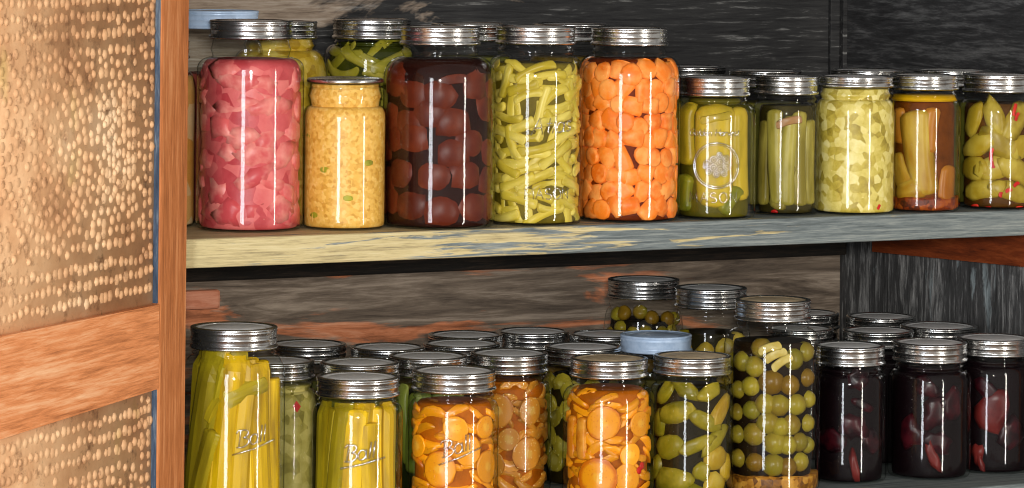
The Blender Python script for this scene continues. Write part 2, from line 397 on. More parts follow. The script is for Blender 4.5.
def tin_panel(z0, z1, seed):
    rnd = random.Random(seed)
    b = MB(); y0 = 0.0070
    b.box((sw-0.006, y0, z0-0.006), (DW-sw+0.006, y0+0.0012, z1+0.006), 0)
    dots = []
    w = DW-2*sw; h = z1-z0
    xs = lambda a: sw+a
    step = 0.0105
    for k in range(3):                       # border rows
        for i in range(int(w/step)):
            for zz in (z1-0.014-k*0.0145, z0+0.012+k*0.0145): dots.append((xs(0.006+i*step), zz, 1.0))
    for k in range(2):
        for i in range(int(h/step)):
            for xx in (xs(0.008+k*0.014), xs(w-0.008-k*0.014)): dots.append((xx, z0+0.05+i*step, 0.9))
    cx, cz = xs(w*0.5), (z0+z1)/2
    Rm = min(w, h)/2-0.055
    rr = 0.012
    while rr < Rm:                           # wheel of rings
        n = max(5, int(2*PI*rr/(step*1.02)))
        for i in range(n):
            a = 2*PI*i/n
            if int(rr/0.03) % 2 == 0 or math.sin(6*a) > -0.35: dots.append((cx+rr*math.cos(a), cz+rr*math.sin(a), 1.1))
        rr += 0.0125
    for sx in (-1, 1):                       # quarter fans in the corners
        for sz in (-1, 1):
            ox, oz = cx+sx*(w/2-0.045), cz+sz*(h/2-0.06)
            for q in range(1, 12):
                r2 = q*0.0125
                n = int(PI/2*r2/step)
                for i in range(n+1):
                    a = PI/2*i/max(1, n)
                    x = ox-sx*r2*math.cos(a); z = oz-sz*r2*math.sin(a)
                    if math.hypot(x-cx, z-cz) > Rm+0.012 and abs(x-cx) < w/2-0.04 and abs(z-cz) < h/2-0.055: dots.append((x, z, 1.0))
    cell = {}
    for x, z, sc in dots: cell.setdefault((int(x/.012), int(z/.012)), []).append((x, z))
    for _ in range(2600):                    # stray punches between the figures
        x, z = rnd.uniform(sw+.02, DW-sw-.02), rnd.uniform(z0+.055, z1-.055)
        ci, cj = int(x/.012), int(z/.012)
        if all(math.hypot(x-a, z-b_) > .0098 for i in (-1, 0, 1) for j in (-1, 0, 1) for a, b_ in cell.get((ci+i, cj+j), ())):
            dots.append((x, z, .9)); cell.setdefault((ci, cj), []).append((x, z))
    for x, z, sc in dots:
        if z > z1-0.004 or z < z0+0.004: continue
        r = rnd.uniform(0.0040, 0.0062)*sc; hh = rnd.uniform(0.0009, 0.0023)
        x += rnd.gauss(0, 0.0013); z += rnd.gauss(0, 0.0013)
        vs = []; 
        for ri, (fr, fh) in enumerate(((1.0, 0), (0.62, 0.75))):
            for k in range(6):
                a = 2*PI*k/6; vs.append((x+r*fr*math.cos(a), y0+0.0002-hh*fh, z+r*fr*math.sin(a)))
        vs.append((x, y0-hh, z))
        fs = [(k, (k+1) % 6, 6+(k+1) % 6, 6+k) for k in range(6)]+[(6+k, 6+(k+1) % 6, 12) for k in range(6)]
        b.add(vs, fs)
    o = b.build('tin_panel', TIN, door); return o
tin_panel(zr1+0.004, DZ1-0.07, 3)
tin_panel(DZ0+0.08, zr0-0.004, 5)
for hz in (0.80, 1.58):                                # butt hinges on the edge of the stile
    b = MB(); b.tube([(-0.006, 0.012, hz-0.03), (-0.006, 0.012, hz+0.03)], 0.004, 10); b.box((-0.003, 0.004, hz-0.028), (-0.0002, 0.022, hz+0.028), 0.0005)
    b.build('hinge', BAND, door, smooth=False)

# the room
def struct(name, lo, hi, mat):
    b = MB(); b.box(lo, hi, 0); o = b.build(name, mat, smooth=False); o['kind'] = 'structure'; o['label'] = name.replace('_', ' '); return o
WALLM = wood_mat('plank wall', [srgb(70, 58, 46), srgb(110, 94, 78), srgb(150, 132, 112)], 'z', 0.8)
FLOORM = wood_mat('plank floor', [srgb(60, 44, 30), srgb(104, 80, 58), srgb(140, 112, 84)], 'x', 0.8)
struct('floor', (-3.2, -4.6, -0.05), (3.2, 0.7, 0), FLOORM)
struct('wall_back', (-3.2, 0.60, 0), (3.2, 0.66, 2.7), WALLM)

# ------------------------------------------------------------------ jars
def jar_outer(R, H, rl, hb, hn, hs):
    rn = rl-0.0028
    zs1 = H-hb-hn; zs0 = zs1-hs
    pr = [(0.0, 0.0014), (R*0.55, 0.0013), (R*0.84, 0.0007), (R*0.89, 0.0002), (R*0.92, 0.0004)]
    for k in range(1, 5):
        a = k/4*PI/2; pr.append((R*0.92+R*0.08*math.sin(a), 0.0004+0.008*(1-math.cos(a))))
    for k in range(1, 5): pr.append((R*(1.0-0.004*math.sin(k/4*PI)), 0.0085+(zs0-0.0085)*k/4))
    for k in range(1, 9):
        a = k/8*PI/2; pr.append((rn+(R-rn)*math.cos(a)**0.9, zs0+hs*math.sin(a)))
    pr += [(rn+0.0010, zs1+hn*0.25), (rn+0.0022, zs1+hn*0.45), (rn+0.0008, zs1+hn*0.65), (rn, zs1+hn*0.85), (rn, H-0.0030), (rn-0.0025, H-0.0025)]
    return pr
def rin_fn(prof, t=0.0009):
    pts = [(r-t, z) for r, z in prof[4:]]
    def f(z):
        if z <= pts[0][1]: return pts[0][0]-max(0, (pts[0][1]-z))*0.6
        for (r0, z0), (r1, z1) in zip(pts, pts[1:]):
            if z <= z1:
                if z1 <= z0: return r1
                return r0+(r1-r0)*(z-z0)/(z1-z0)
        return pts[-1][0]
    return f
def band_prof(rl, H, hb, threads=2):
    z0 = H-hb
    p = [(rl-0.0020, z0+0.0008), (rl+0.0002, z0), (rl+0.0014, z0+0.0012), (rl+0.0010, z0+0.0028), (rl-0.0006, z0+0.0040)]
    zz = z0+0.0046; span = (H-0.0030)-zz
    for k in range(threads):
        a = zz+span*k/threads; d = span/threads
        p += [(rl-0.0004, a+0.05*d), (rl-0.0001, a+0.30*d), (rl-0.0001, a+0.72*d), (rl+0.0007, a+0.84*d), (rl-0.0005, a+0.97*d)]
    p += [(rl+0.0004, H-0.0026), (rl+0.0007, H-0.0012), (rl-0.0002, H-0.0002), (rl-0.0014, H), (rl-0.0036, H-0.0001), (rl-0.0040, H-0.0008)]
    return p
JARS = {}
class Jar: pass
def place_jar(key, xc, w, lw, yl, z0, yb=None, H=None, v=None, free=False):
    """yb: where the photo shows the jar's foot; else H (height) with the lid's centre at (xc, yl)"""
    j = Jar(); j.key = key; j.z0 = z0; j.free = free
    if yb is not None:
        a = onz(xc, yb, z0); R = w/2/F*proj(a)[2]*1.01
        p = a + FWD*(R*0.9); p.z = z0
        for _ in range(3):
            R = w/2/F*proj(p)[2]; p = a + FWD*(R*0.9); p.z = z0
        e = CAM-ray(xc, yl)*0
        d = ray(xc, yl); t = (p-CAM).dot(FWD); zz = CAM.z+d.z*t
        j.H = zz-z0; j.p = p
    else:
        p = onz(xc, yl, z0+H); p.z = z0; j.p = p; j.H = H
    Z = proj(j.p)[2]
    j.R = w/2/F*Z; j.rl = lw/2/F*Z; j.Z = Z
    JARS[key] = j; return j

# upper shelf
place_jar('pink', 249, 107, 82, 20.0, UP, yb=233)
place_jar('tan', 342, 84, 76, 78, UP, yb=231)
place_jar('plum', 436, 113, 79, 26.5, UP, yb=230.5)
place_jar('bean', 534, 97, 79, 26, UP, yb=226.5)
place_jar('carrot', 630, 104, 76, 27.5, UP, yb=223.5)
place_jar('emblem', 720, 84, 70, 77, UP, yb=221)
place_jar('slim', 789, 66, 62, 75.5, UP, yb=216)
place_jar('relish', 861, 82, 75, 76, UP, yb=216)
place_jar('amber', 931, 74, 68, 75, UP, yb=213.5)
place_jar('pepper', 1004, 79, 70, 74, UP, yb=210.5)
place_jar('peach', 154, 86, 70, 40, UP, H=0.185, free=False)
place_jar('corn', 284, 98, 74, 21, UP, H=0.201, free=True)
place_jar('leafy', 368, 96, 78, 19, UP, H=0.203, free=True)
place_jar('bluetop', 214, 92, 80, 10.5, UP, H=0.2135, free=True)
place_jar('hid1', 470, 90, 76, 23, UP, H=0.200, free=True)
place_jar('hid2', 575, 86, 74, 23.5, UP, H=0.200, free=True)
place_jar('back1', 690, 80, 72, 66, UP, H=0.147, free=True)
place_jar('back2', 765, 80, 72, 70, UP, H=0.147, free=True)
place_jar('back3', 868, 80, 74, 69.5, UP, H=0.147, free=True)
place_jar('back4', 952, 84, 76, 69.5, UP, H=0.147, free=True)
# lower shelf
HL = 0.147
place_jar('spears', 234, 104, 86, 326, LO, H=0.205)
place_jar('ball', 358, 91, 82, 376, LO, H=HL)
place_jar('orange1', 454, 91, 83, 370, LO, H=HL)
place_jar('orange2', 509, 86, 77, 352.5, LO, H=HL)
place_jar('orange3', 612, 92, 77, 357.5, LO, H=HL)
place_jar('chunks', 692.5, 84, 77, 355, LO, H=HL)
place_jar('olive', 770, 97, 75, 299, LO, H=0.203)
place_jar('beet1', 849.5, 76, 70, 344.5, LO, H=HL)
place_jar('beet2', 930, 83, 73, 341.5, LO, H=HL)
place_jar('beet3', 994, 82, 75, 337, LO, H=HL)
place_jar('rc', 279, 86, 76, 360, LO, H=HL, free=True)
place_jar('rd', 357, 80, 78, 361.5, LO, H=HL, free=True)
place_jar('ra', 314, 82, 76, 343.5, LO, H=HL, free=True)
place_jar('rb', 387, 82, 74, 346, LO, H=HL, free=True)
place_jar('re', 434, 84, 78, 355, LO, H=HL, free=True)
place_jar('rf', 459, 80, 76, 342, LO, H=HL, free=True)
place_jar('rg', 492, 76, 74, 334, LO, H=HL, free=True)
place_jar('rh', 542, 76, 72, 332, LO, H=HL, free=True)
place_jar('ri', 583, 84, 76, 346, LO, H=HL, free=True)
place_jar('rj', 588, 74, 74, 331, LO, H=HL, free=True)
place_jar('blue', 656, 72, 71, 334, LO, H=0.157, free=0.15)
place_jar('tall1', 641, 80, 71, 279, LO, H=0.201, free=0.15)
place_jar('tall2', 711, 80, 71, 287, LO, H=0.201, free=0.15)
place_jar('b4', 874, 80, 70, 329, LO, H=HL, free=True)
place_jar('b5', 936, 80, 76, 325.5, LO, H=HL, free=True)
place_jar('b6', 878, 80, 68, 315, LO, H=HL, free=True)
place_jar('b7', 812, 76, 70, 312.5, LO, H=HL, free=True)
place_jar('b8', 812, 74, 66, 328, LO, H=HL, free=True)

# jars stand clear of one another, of the walls and of the shelf's edge
ks = list(JARS)
for it in range(400):
    for i, a in enumerate(ks):
        A = JARS[a]
        for bk in ks[i+1:]:
            B = JARS[bk]
            if A.z0 != B.z0: continue
            d = (B.p-A.p); d.z = 0; need = A.R+B.R+0.0012
            if d.length < need:
                e = (need-d.length); n = d.normalized()
                fa, fb = max(0.03, float(A.free)), max(0.03, float(B.free))
                A.p -= n*(e*fa/(fa+fb)); B.p += n*(e*fb/(fa+fb))
    for a in ks:
        A = JARS[a]
        A.p.y = min(A.p.y, DEPTH-0.006-A.R); A.p.x = min(A.p.x, WU-0.002-A.R); A.p.x = max(A.p.x, LU+0.002+A.R); A.p.y = max(A.p.y, A.R*0.86)

def build_jar(key, label, band='ring', disc=None, bandm=None, hb=0.0185, hn=0.010, hs=0.022, group=None, threads=2):
    j = JARS[key]
    root = bpy.data.objects.new('mason_jar', None); COL.objects.link(root); root.location = j.p + Vector((0, 0, 0.0003))
    tag(root, label, 'jar', group)
    if band == 'flat': hb = 0.0045; hn = max(hn, 0.016)
    prof = jar_outer(j.R, j.H-0.001, j.rl, hb, hn, hs)
    j.prof = prof; j.rin = rin_fn(prof); j.root = root; j.zs1 = j.H-hb-hn; j.zs0 = j.zs1-hs; j.hb = hb
    inner = [(max(0, r-0.0006), max(z, 0.0018)) for r, z in prof[::-1]]
    inner = [(r, z) for r, z in inner]
    full = prof+inner
    if band == 'flat':
        pass
    mis = [0]*(len(prof)-1)+[1]*len(inner)
    b = MB(); b.lathe(full, 56, mis=mis[:len(full)-1])
    if band == 'flat':
        for zz in (j.H-0.010,):      # moulded screw thread on the bare neck
            pts = [((j.rl-0.0022)*math.cos(a), (j.rl-0.0022)*math.sin(a), zz+0.0035*(a/(2*PI)-0.5)) for a in [2*PI*k/48 for k in range(49)]]
            b.tube(pts, 0.0010, 6)
    b.build('glass_body', [GLASS, GLASS_IN], root)
    if band == 'flat':
        b = MB(); r = j.rl; H = j.H
        b.lathe([(r-0.003, H-0.0045), (r, H-0.0042), (r+0.0006, H-0.0030), (r, H-0.0008), (r-0.0015, H), (r-0.004, H-0.0004), (r-0.007, H-0.0012), (r-0.009, H-0.0008), (0, H-0.0006)], 48)
        b.build('lid_disc', disc or BAND, root)
    else:
        b = MB(); b.lathe(band_prof(j.rl, j.H, hb, threads), 56); b.build('screw_band', bandm or BAND, root)
        b = MB(); r = j.rl-0.0034; H = j.H
        b.lathe([(r, H-0.0024), (r, H-0.0011), (r-0.003, H-0.0010), (r-0.0045, H-0.0018), (r-0.008, H-0.0018), (r-0.0095, H-0.0010), (r*0.5, H-0.0004), (0, H-0.0001)], 48)
        b.build('lid_disc', disc or DISC, root)
    return j
def brine(key, fill, mat, frac=0.90, label=None, name='brine', cat='brine', bumpy=0.0, bottom=0.0026, gap=None):
    """the liquid (or the mash) in a jar: a body that follows the glass up to the fill height"""
    j = JARS[key]; pr = []
    n = 26; z0 = bottom
    rr = lambda z: (j.rin(z)-0.0006)*frac if gap is None else j.rin(z)-gap
    pr.append((0, z0)); pr.append((rr(z0)*0.97, z0))
    zs = sorted(set([round(z0+0.001+(fill-z0-0.001)*k/n, 6) for k in range(n+1)]+[round(z, 6) for r, z in j.prof[4:] if z0+0.001 < z < fill]))
    for z in zs: pr.append((rr(z), z))
    pr += [(rr(fill)*0.8, fill+0.0006), (0, fill+0.0008)]
    b = MB(); b.lathe(pr, 56)
    if bumpy:
        for v in b.v:
            q = 1-bumpy*(0.5+0.5*noise.noise(Vector((v.x*160+j.p.x*9, v.y*160, v.z*160))))
            v.x *= q; v.y *= q
    o = b.build(name, mat, loc=j.p.copy()); tag(o, label, cat, kind='stuff'); return o

# -------- pieces of food
def lump(rx, ry, rz, amp=0.12, freq=1.6, sub=2):
    import bmesh
    bm = bmesh.new(); bmesh.ops.create_icosphere(bm, subdivisions=sub, radius=1)
    off = Vector((random.random()*50, random.random()*50, random.random()*50))
    vs = []
    for v in bm.verts:
        k = 1+amp*noise.noise(v.co*freq+off); vs.append(Vector((v.co.x*rx*k, v.co.y*ry*k, v.co.z*rz*k)))
    bm.verts.index_update(); fs = [tuple(q.index for q in f.verts) for f in bm.faces]; bm.free()
    return vs, fs
def rod(length, r, bend=0.0, seg=10, square=0.0, taper=0.0, rings=22, flat=1.0, round_end=0.5):
    """a stick along local Z, ends rounded"""
    b = MB(); pts = []; rads = []
    e = r*round_end
    ts = [0, 0.08, 0.4, 1.0]
    zs = []
    for i in range(4): zs.append((-length/2+e*ts[i], math.sqrt(max(0.02, 1-(1-ts[i])**2)) if round_end > 0 else 1))
    for i in range(1, rings-1):
        zs.append((-length/2+e+(length-2*e)*i/(rings-1), 1))
    for i in range(3, -1, -1): zs.append((length/2-e*ts[i], math.sqrt(max(0.02, 1-(1-ts[i])**2)) if round_end > 0 else 1))
    vs = []; fs = []
    ph = random.random()*6
    for z, k in zs:
        t = z/length
        rr = r*k*(1-taper*(t+0.5))
        bx = bend*(t*t*4-1)
        for q in range(seg):
            a = 2*PI*q/seg
            rad = rr
            if square:
                m = max(abs(math.cos(a+PI/4)), abs(math.sin(a+PI/4))); rad = rr*((1-square)+square*0.88/m)
            vs.append(Vector((bx+rad*math.cos(a), rad*math.sin(a)*flat, z)))
    n = len(zs)
    for i in range(n-1):
        for q in range(seg):
            q2 = (q+1) % seg; fs.append((i*seg+q, i*seg+q2, (i+1)*seg+q2, (i+1)*seg+q))
    fs.append(tuple(range(seg))[::-1]); fs.append(tuple((n-1)*seg+q for q in range(seg)))
    return vs, fs
def disc(r, t, wave=0.04, nw=9, seg=22):
    """a slice: a flat round lying in XZ, thickness along Y"""
    ph = random.random()*6; vs = []; fs = []
    prof = [(0, -t/2), (0.6, -t/2*1.05), (0.93, -t/2), (1.0, -t/4), (1.0, t/4), (0.93, t/2), (0.6, t/2*1.05), (0, t/2)]
    for f, y in prof:
        for q in range(seg):
            a = 2*PI*q/seg; k = r*f*(1+wave*math.sin(nw*a+ph)*f+0.05*math.sin(2*a+ph))
            vs.append(Vector((k*math.cos(a), y, k*math.sin(a))))
    n = len(prof)
    for i in range(n-1):
        for q in range(seg):
            q2 = (q+1) % seg; fs.append((i*seg+q, i*seg+q2, (i+1)*seg+q2, (i+1)*seg+q))
    return vs, fs
def put(key, geo, s, z, mat, name, label, cat, group=None, rot=0.0, tilt=0.0, yaw=0.0, depth=0.35, size=0.01, lim=(0.0006, 0.0022), phi=None, zmin=0.0032, zmax=None, smooth=True):
    """put a piece in a jar: s = -1..1 across the jar as seen, z = height in the jar; rot turns it in the plane of the glass"""
    j = JARS[key]; vs, fs = geo
    to = CAM-j.p; a0 = math.atan2(to.y, to.x)
    ph = math.asin(max(-0.999, min(0.999, s))) if phi is None else phi
    a = a0+ph
    n = Vector((math.cos(a), math.sin(a), 0)); t = Vector((-math.sin(a), math.cos(a), 0))
    rc = j.rin(z)-size*depth
    c = j.p + n*rc + UPV*z
    R3 = Matrix((t, n, UPV)).transposed() @ Matrix.Rotation(rot, 3, 'Y') @ Matrix.Rotation(tilt, 3, 'X') @ Matrix.Rotation(yaw, 3, 'Z')
    R3 = R3.to_3x3()
    d = random.uniform(*lim); Ri = R3.inverted(); out = []
    zmx = zmax if zmax is not None else j.H-j.hb*0.3
    for v in vs:
        w = R3 @ v + c - j.p
        w.z = max(zmin, min(zmx, w.z))
        r = math.hypot(w.x, w.y); m = j.rin(w.z)-d-0.0004
        if r > m: w.x *= m/r; w.y *= m/r
        out.append(Ri @ (w-(c-j.p)))
    o = link(name, mesh(name, out, fs, smooth), mat); o.matrix_world = Matrix.Translation(c) @ R3.to_4x4()
    tag(o, label, cat, group); return o
def scatter(R, z0, z1, pitch_a, pitch_z, amax=1.75, jit=0.3):
    """a jittered brick pattern over the side of the jar that can be seen"""
    rows = max(1, round((z1-z0)/pitch_z)); res = []
    for i in range(rows):
        z = z0+(z1-z0)*(i+0.5)/rows
        n = max(2, round(2*amax*R/pitch_a))
        for k in range(n):
            ph = -amax+2*amax*(k+0.5+(0.5 if i % 2 else 0)-0.25)/n
            res.append((ph+random.uniform(-jit, jit)*pitch_a/R, z+random.uniform(-jit, jit)*pitch_z))
    return res


# ------------------------------------------------------------------ embossed lettering
def on_jar(key, pts, s0, z0, rot=0.0, lift=0.0002):
    j = JARS[key]; to = CAM-j.p; a0 = math.atan2(to.y, to.x)+math.asin(s0)
    cr, sr = math.cos(rot), math.sin(rot); out = []
    for x, y in pts:
        X, Y = x*cr-y*sr, x*sr+y*cr
        a = a0+X/j.R; z = z0+Y
        r = j.rin(z)+0.0009+lift
        out.append(Vector((r*math.cos(a), r*math.sin(a), z)))
    return out
def arc(cx, cy, rx, ry, a0, a1, n=10): return [(cx+rx*math.cos(math.radians(a0+(a1-a0)*i/n)), cy+ry*math.sin(math.radians(a0+(a1-a0)*i/n))) for i in range(n+1)]
GL = {  # stroke letters on a unit box
 'A': [[(0, 0), (.35, 1), (.7, 0)], [(.15, .4), (.55, .4)]], 'M': [[(0, 0), (.05, 1), (.4, .3), (.75, 1), (.8, 0)]],
 'S': [arc(.33, .74, .3, .25, 40, 270, 8)+arc(.33, .25, .3, .25, 90, -140, 8)], 'O': [arc(.38, .5, .38, .5, 0, 360, 16)],
 'N': [[(0, 0), (0, 1), (.65, 0), (.65, 1)]], 'G': [arc(.4, .5, .4, .5, 50, 330, 12)+[(.75, .45), (.45, .45)]],
 'o': [arc(.25, .3, .25, .3, 0, 360, 12)], 'l': [[(.05, 0), (.1, 1)]], 'd': [arc(.25, .3, .25, .3, 0, 360, 12), [(.5, 1), (.5, 0)]],
 'e': [[(.02, .3), (.48, .36)]+arc(.25, .3, .25, .3, 10, 310, 10)], 'n': [[(0, 0), (0, .6)], arc(.22, .35, .22, .25, 180, 0, 6)+[(.44, 0)]],
 'H': [[(0, 0), (0, 1)], [(.6, 0), (.6, 1)], [(0, .5), (.6, .5)]], 'a': [arc(.25, .3, .25, .3, 0, 360, 12), [(.5, .6), (.5, 0), (.6, .05)]],
 'r': [[(0, 0), (0, .6)], arc(.2, .4, .2, .2, 180, 40, 5)], 'v': [[(0, .6), (.22, 0), (.45, .6)]],
 's': [arc(.2, .45, .18, .15, 50, 270, 6)+arc(.2, .15, .18, .15, 90, -140, 6)], 't': [[(.15, .9), (.15, .1), (.3, 0)], [(0, .6), (.32, .6)]], ' ': [],
 'B': [[(.1, 0), (.18, 1)]+arc(.3, .76, .36, .24, 95, -80, 9)+arc(.3, .26, .42, .27, 80, -100, 9)+[(-.05, .05)], [(-.1, .86), (.02, 1.02), (.2, 1.04)]],
}
ADV = {'M': 1.0, 'A': .85, 'O': .95, 'N': .85, 'S': .8, 'G': .95, 'H': .8, 'B': .8, 'l': .26, 't': .42, 'r': .45, 's': .5, 'v': .55, ' ': .4}
def word(txt, h, slant=0.0, sp=1.0):
    x = 0; st = []
    for ch in txt:
        for s in GL[ch]: st.append([((x+px+slant*py)*h, py*h) for px, py in s])
        x += ADV.get(ch, .68)*sp
    w = x*h
    return [[(px-w/2, py-h/2) for px, py in s] for s in st]
def emboss(key, strokes, s0, z0, r=0.0007, rot=0.0, obj=None):
    b = obj or MB()
    for s in strokes:
        if len(s) > 1: b.tube(on_jar(key, s, s0, z0, rot), r, 6)
    return b
def zpx(key, y):
    j = JARS[key]; d = ray(512, y); Z = (j.p-CAM).dot(FWD)-j.R
    return CAM.z+d.z*Z-j.p.z
# ------------------------------------------------------------------ the jars, front row of the upper shelf first
UPPER_BACK = 'jars behind the front row of the upper shelf'
LOWER_BACK = 'lidded jars behind the front row of the lower shelf'
build_jar('pink', 'wide quart glass jar of pink meat chunks, beside the door post on the upper shelf', hn=0.017, hs=0.012)
build_jar('tan', 'short jar of tan mash with a bare threaded neck, beside the dark plums', band='flat', hn=0.022, hs=0.012)
build_jar('plum', 'quart glass jar of dark red plums in syrup on the upper shelf', hn=0.011, hs=0.022)
build_jar('bean', 'quart glass jar of cut green beans between the plum and carrot jars', hn=0.011, hs=0.020)
build_jar('carrot', 'quart glass jar packed with orange carrot chunks on the upper shelf', hn=0.009, hs=0.019)
build_jar('emblem', 'pint jar of whole pickles with an embossed oval fruit emblem, beside the carrots', hb=0.020, hn=0.007, hs=0.014)
build_jar('slim', 'narrow pint glass jar of brownish pickle spears with a red pepper bit at its foot', hb=0.020, hn=0.007, hs=0.013)
build_jar('relish', 'pint glass jar of chunky pale green relish on the upper shelf', hb=0.012, hn=0.012, hs=0.014)
build_jar('amber', 'pint jar of yellow spears in brown brine under a yellow oil layer', hb=0.016, hn=0.009, hs=0.013)
build_jar('pepper', 'pint jar of yellow peppers with red flecks, rightmost on the upper shelf', hb=0.020, hn=0.007, hs=0.013)
build_jar('peach', 'glass jar of pale orange fruit mostly hidden behind the door post', hs=0.024)
build_jar('corn', 'glass jar of yellow kernels standing behind the pink and tan jars', group=UPPER_BACK, hs=0.030)
build_jar('leafy', 'wide lidded glass jar of long green beans behind the tan jar', group=UPPER_BACK, hb=0.021, hn=0.005, hs=0.016)
build_jar('bluetop', 'glass jar with a pale blue painted lid behind the pink jar', bandm=BAND_BLUE, disc=BAND_BLUE, group=UPPER_BACK)
build_jar('hid1', 'quart glass jar mostly hidden between the plum jar and the green bean jar', group=UPPER_BACK)
build_jar('hid2', 'quart glass jar mostly hidden between the green bean jar and the carrot jar', group=UPPER_BACK)
build_jar('back1', 'glass jar whose lid shows behind the emblem jar, next to the carrots', group=UPPER_BACK)
build_jar('back2', 'glass jar whose lid shows behind the narrow pickle spear jar', group=UPPER_BACK)
build_jar('back3', 'glass jar whose lid shows behind the chunky relish jar', group=UPPER_BACK)
build_jar('back4', 'glass jar whose broad lid shows behind the amber spear jar and the pepper jar', group=UPPER_BACK)
# lower shelf
build_jar('spears', 'tall quart jar of yellow green spears beside the door post, lower shelf', hb=0.021, hn=0.006, hs=0.026)
build_jar('ball', 'pint glass jar of yellow spears with an embossed script word on its front', hb=0.019, hn=0.007, hs=0.012)
build_jar('orange1', 'pint glass jar of orange slices in the front row, next to the script embossed jar', hb=0.020, hn=0.009, hs=0.012)
build_jar('orange2', 'pint glass jar of seedy orange slices set back between the two front orange jars', hb=0.020, hn=0.009, hs=0.012)
build_jar('orange3', 'pint jar of orange slices with a tan lid before the pale blue lid', disc=DISC_TAN, hb=0.019, hn=0.010, hs=0.014)
build_jar('chunks', 'pint glass jar of green pickle chunks with a tan lid beside the tall olive jar', disc=DISC_TAN, hb=0.019, hn=0.010, hs=0.010)
build_jar('olive', 'tall quart glass jar of green olives in dark brine with a tan lid', disc=DISC_TAN, hb=0.022, hn=0.008, hs=0.022, threads=3)
build_jar('beet1', 'front beet jar right beside the tall olive jar', hb=0.021, hn=0.008, hs=0.012)
build_jar('beet2', 'front beet jar in the middle of the three dark beet jars', hb=0.021, hn=0.008, hs=0.012)
build_jar('beet3', 'front beet jar farthest from the tall olives, a red slice showing', hb=0.019, hn=0.009, hs=0.012)
build_jar('rc', 'jar of pale green relish with a red pepper diamond, behind the tall spears', group=LOWER_BACK)
build_jar('rd', 'lidded glass jar directly behind the script embossed jar of spears', group=LOWER_BACK)
build_jar('ra', 'lidded glass jar against the back board behind the tall spear jar', group=LOWER_BACK)
build_jar('rb', 'lidded glass jar in the back row behind and above the script embossed jar', group=LOWER_BACK)
build_jar('re', 'lidded glass jar of green spears directly behind the front orange slice jar', group=LOWER_BACK, hb=0.020)
build_jar('rf', 'lidded glass jar in the third row behind the front orange slice jar', group=LOWER_BACK)
build_jar('rg', 'lidded glass jar at the very back behind the seedy orange slice jar', group=LOWER_BACK)
build_jar('rh', 'lidded jar against the back board, behind the gap between orange jars', group=LOWER_BACK)
build_jar('ri', 'lidded glass jar of green slices behind the orange jar with the tan lid', group=LOWER_BACK)
build_jar('rj', 'lidded jar at the back, just beside the pale blue lid', group=LOWER_BACK)
build_jar('blue', 'glass jar with a pale blue painted lid on the lower shelf', bandm=BAND_BLUE, disc=BAND_BLUE, threads=1)
build_jar('tall1', 'tall quart glass jar of dark olives at the back, behind the pale blue lid', hb=0.021, hs=0.030, threads=3)
build_jar('tall2', 'tall back jar of olive chunks between the other two tall olive jars', hb=0.022, hn=0.012, hs=0.028, threads=3)
build_jar('b4', 'dark beet jar whose lid shows directly behind the first two front beet jars', group='dark beet jars in the back rows')
build_jar('b5', 'dark beet jar whose lid shows behind the middle and far front beet jars', group='dark beet jars in the back rows')
build_jar('b6', 'dark beet jar at the very back by the corner of the lower shelf', group='dark beet jars in the back rows')
build_jar('b7', 'rear dark beet jar, its lid upper of two beside the tall olives', group='dark beet jars in the back rows')
build_jar('b8', 'dark beet jar, its lid lower of two beside the tall olives', group='dark beet jars in the back rows')

def zf(key, y): return zpx(key, y)

# ---- pink meat
m_pink = food_mat('pink meat', srgb(204, 90, 88), srgb(186, 68, 72), srgb(224, 140, 128), 45, bump=0.3)
b_pink = mush_mat('pink broth', [srgb(170, 52, 58), srgb(196, 80, 82), srgb(214, 112, 106)], 70)
fill = zf('pink', 63)
brine('pink', fill, b_pink, gap=0.0032, bumpy=0.03, label='pink broth around the meat in the wide jar by the door post', cat='broth')
for ph, z in scatter(JARS['pink'].R, 0.006, fill-0.004, 0.034, 0.027, 1.8, 0.3):
    put('pink', lump(random.uniform(.015, .024), .012, random.uniform(.010, .016), 0.7, 1.5), 0, z, m_pink, 'meat_chunk', 'pink meat chunk in the wide pink jar on the upper shelf', 'meat', 'meat chunks in the pink jar', rot=random.uniform(-.6, .6), phi=ph, size=0.012, depth=random.uniform(.75, 1.1), zmax=fill+0.003)
# ---- tan mash
m_tan = mush_mat('tan mash', [srgb(196, 138, 46), srgb(220, 166, 70), srgb(228, 178, 84), srgb(234, 192, 108)], 300, 0.3)
brine('tan', JARS['tan'].H-0.006, m_tan, gap=0.0006, bumpy=0.012, label='tan coarse mash filling the short jar between the pink and plum jars', name='mash', cat='mash')
m_fleck = food_mat('green fleck', srgb(140, 140, 30), srgb(176, 168, 50))
for s, y in ((-.92, 140), (-.75, 218), (.35, 115), (-.5, 172), (.6, 165), (.1, 200)):
    put('tan', lump(.0055, .002, .003), s, zf('tan', y), m_fleck, 'herb_fleck', 'green herb fleck in the tan mash', 'herb', 'herb flecks in the tan mash', size=0.003, depth=0.2, lim=(0.0003, 0.0006))
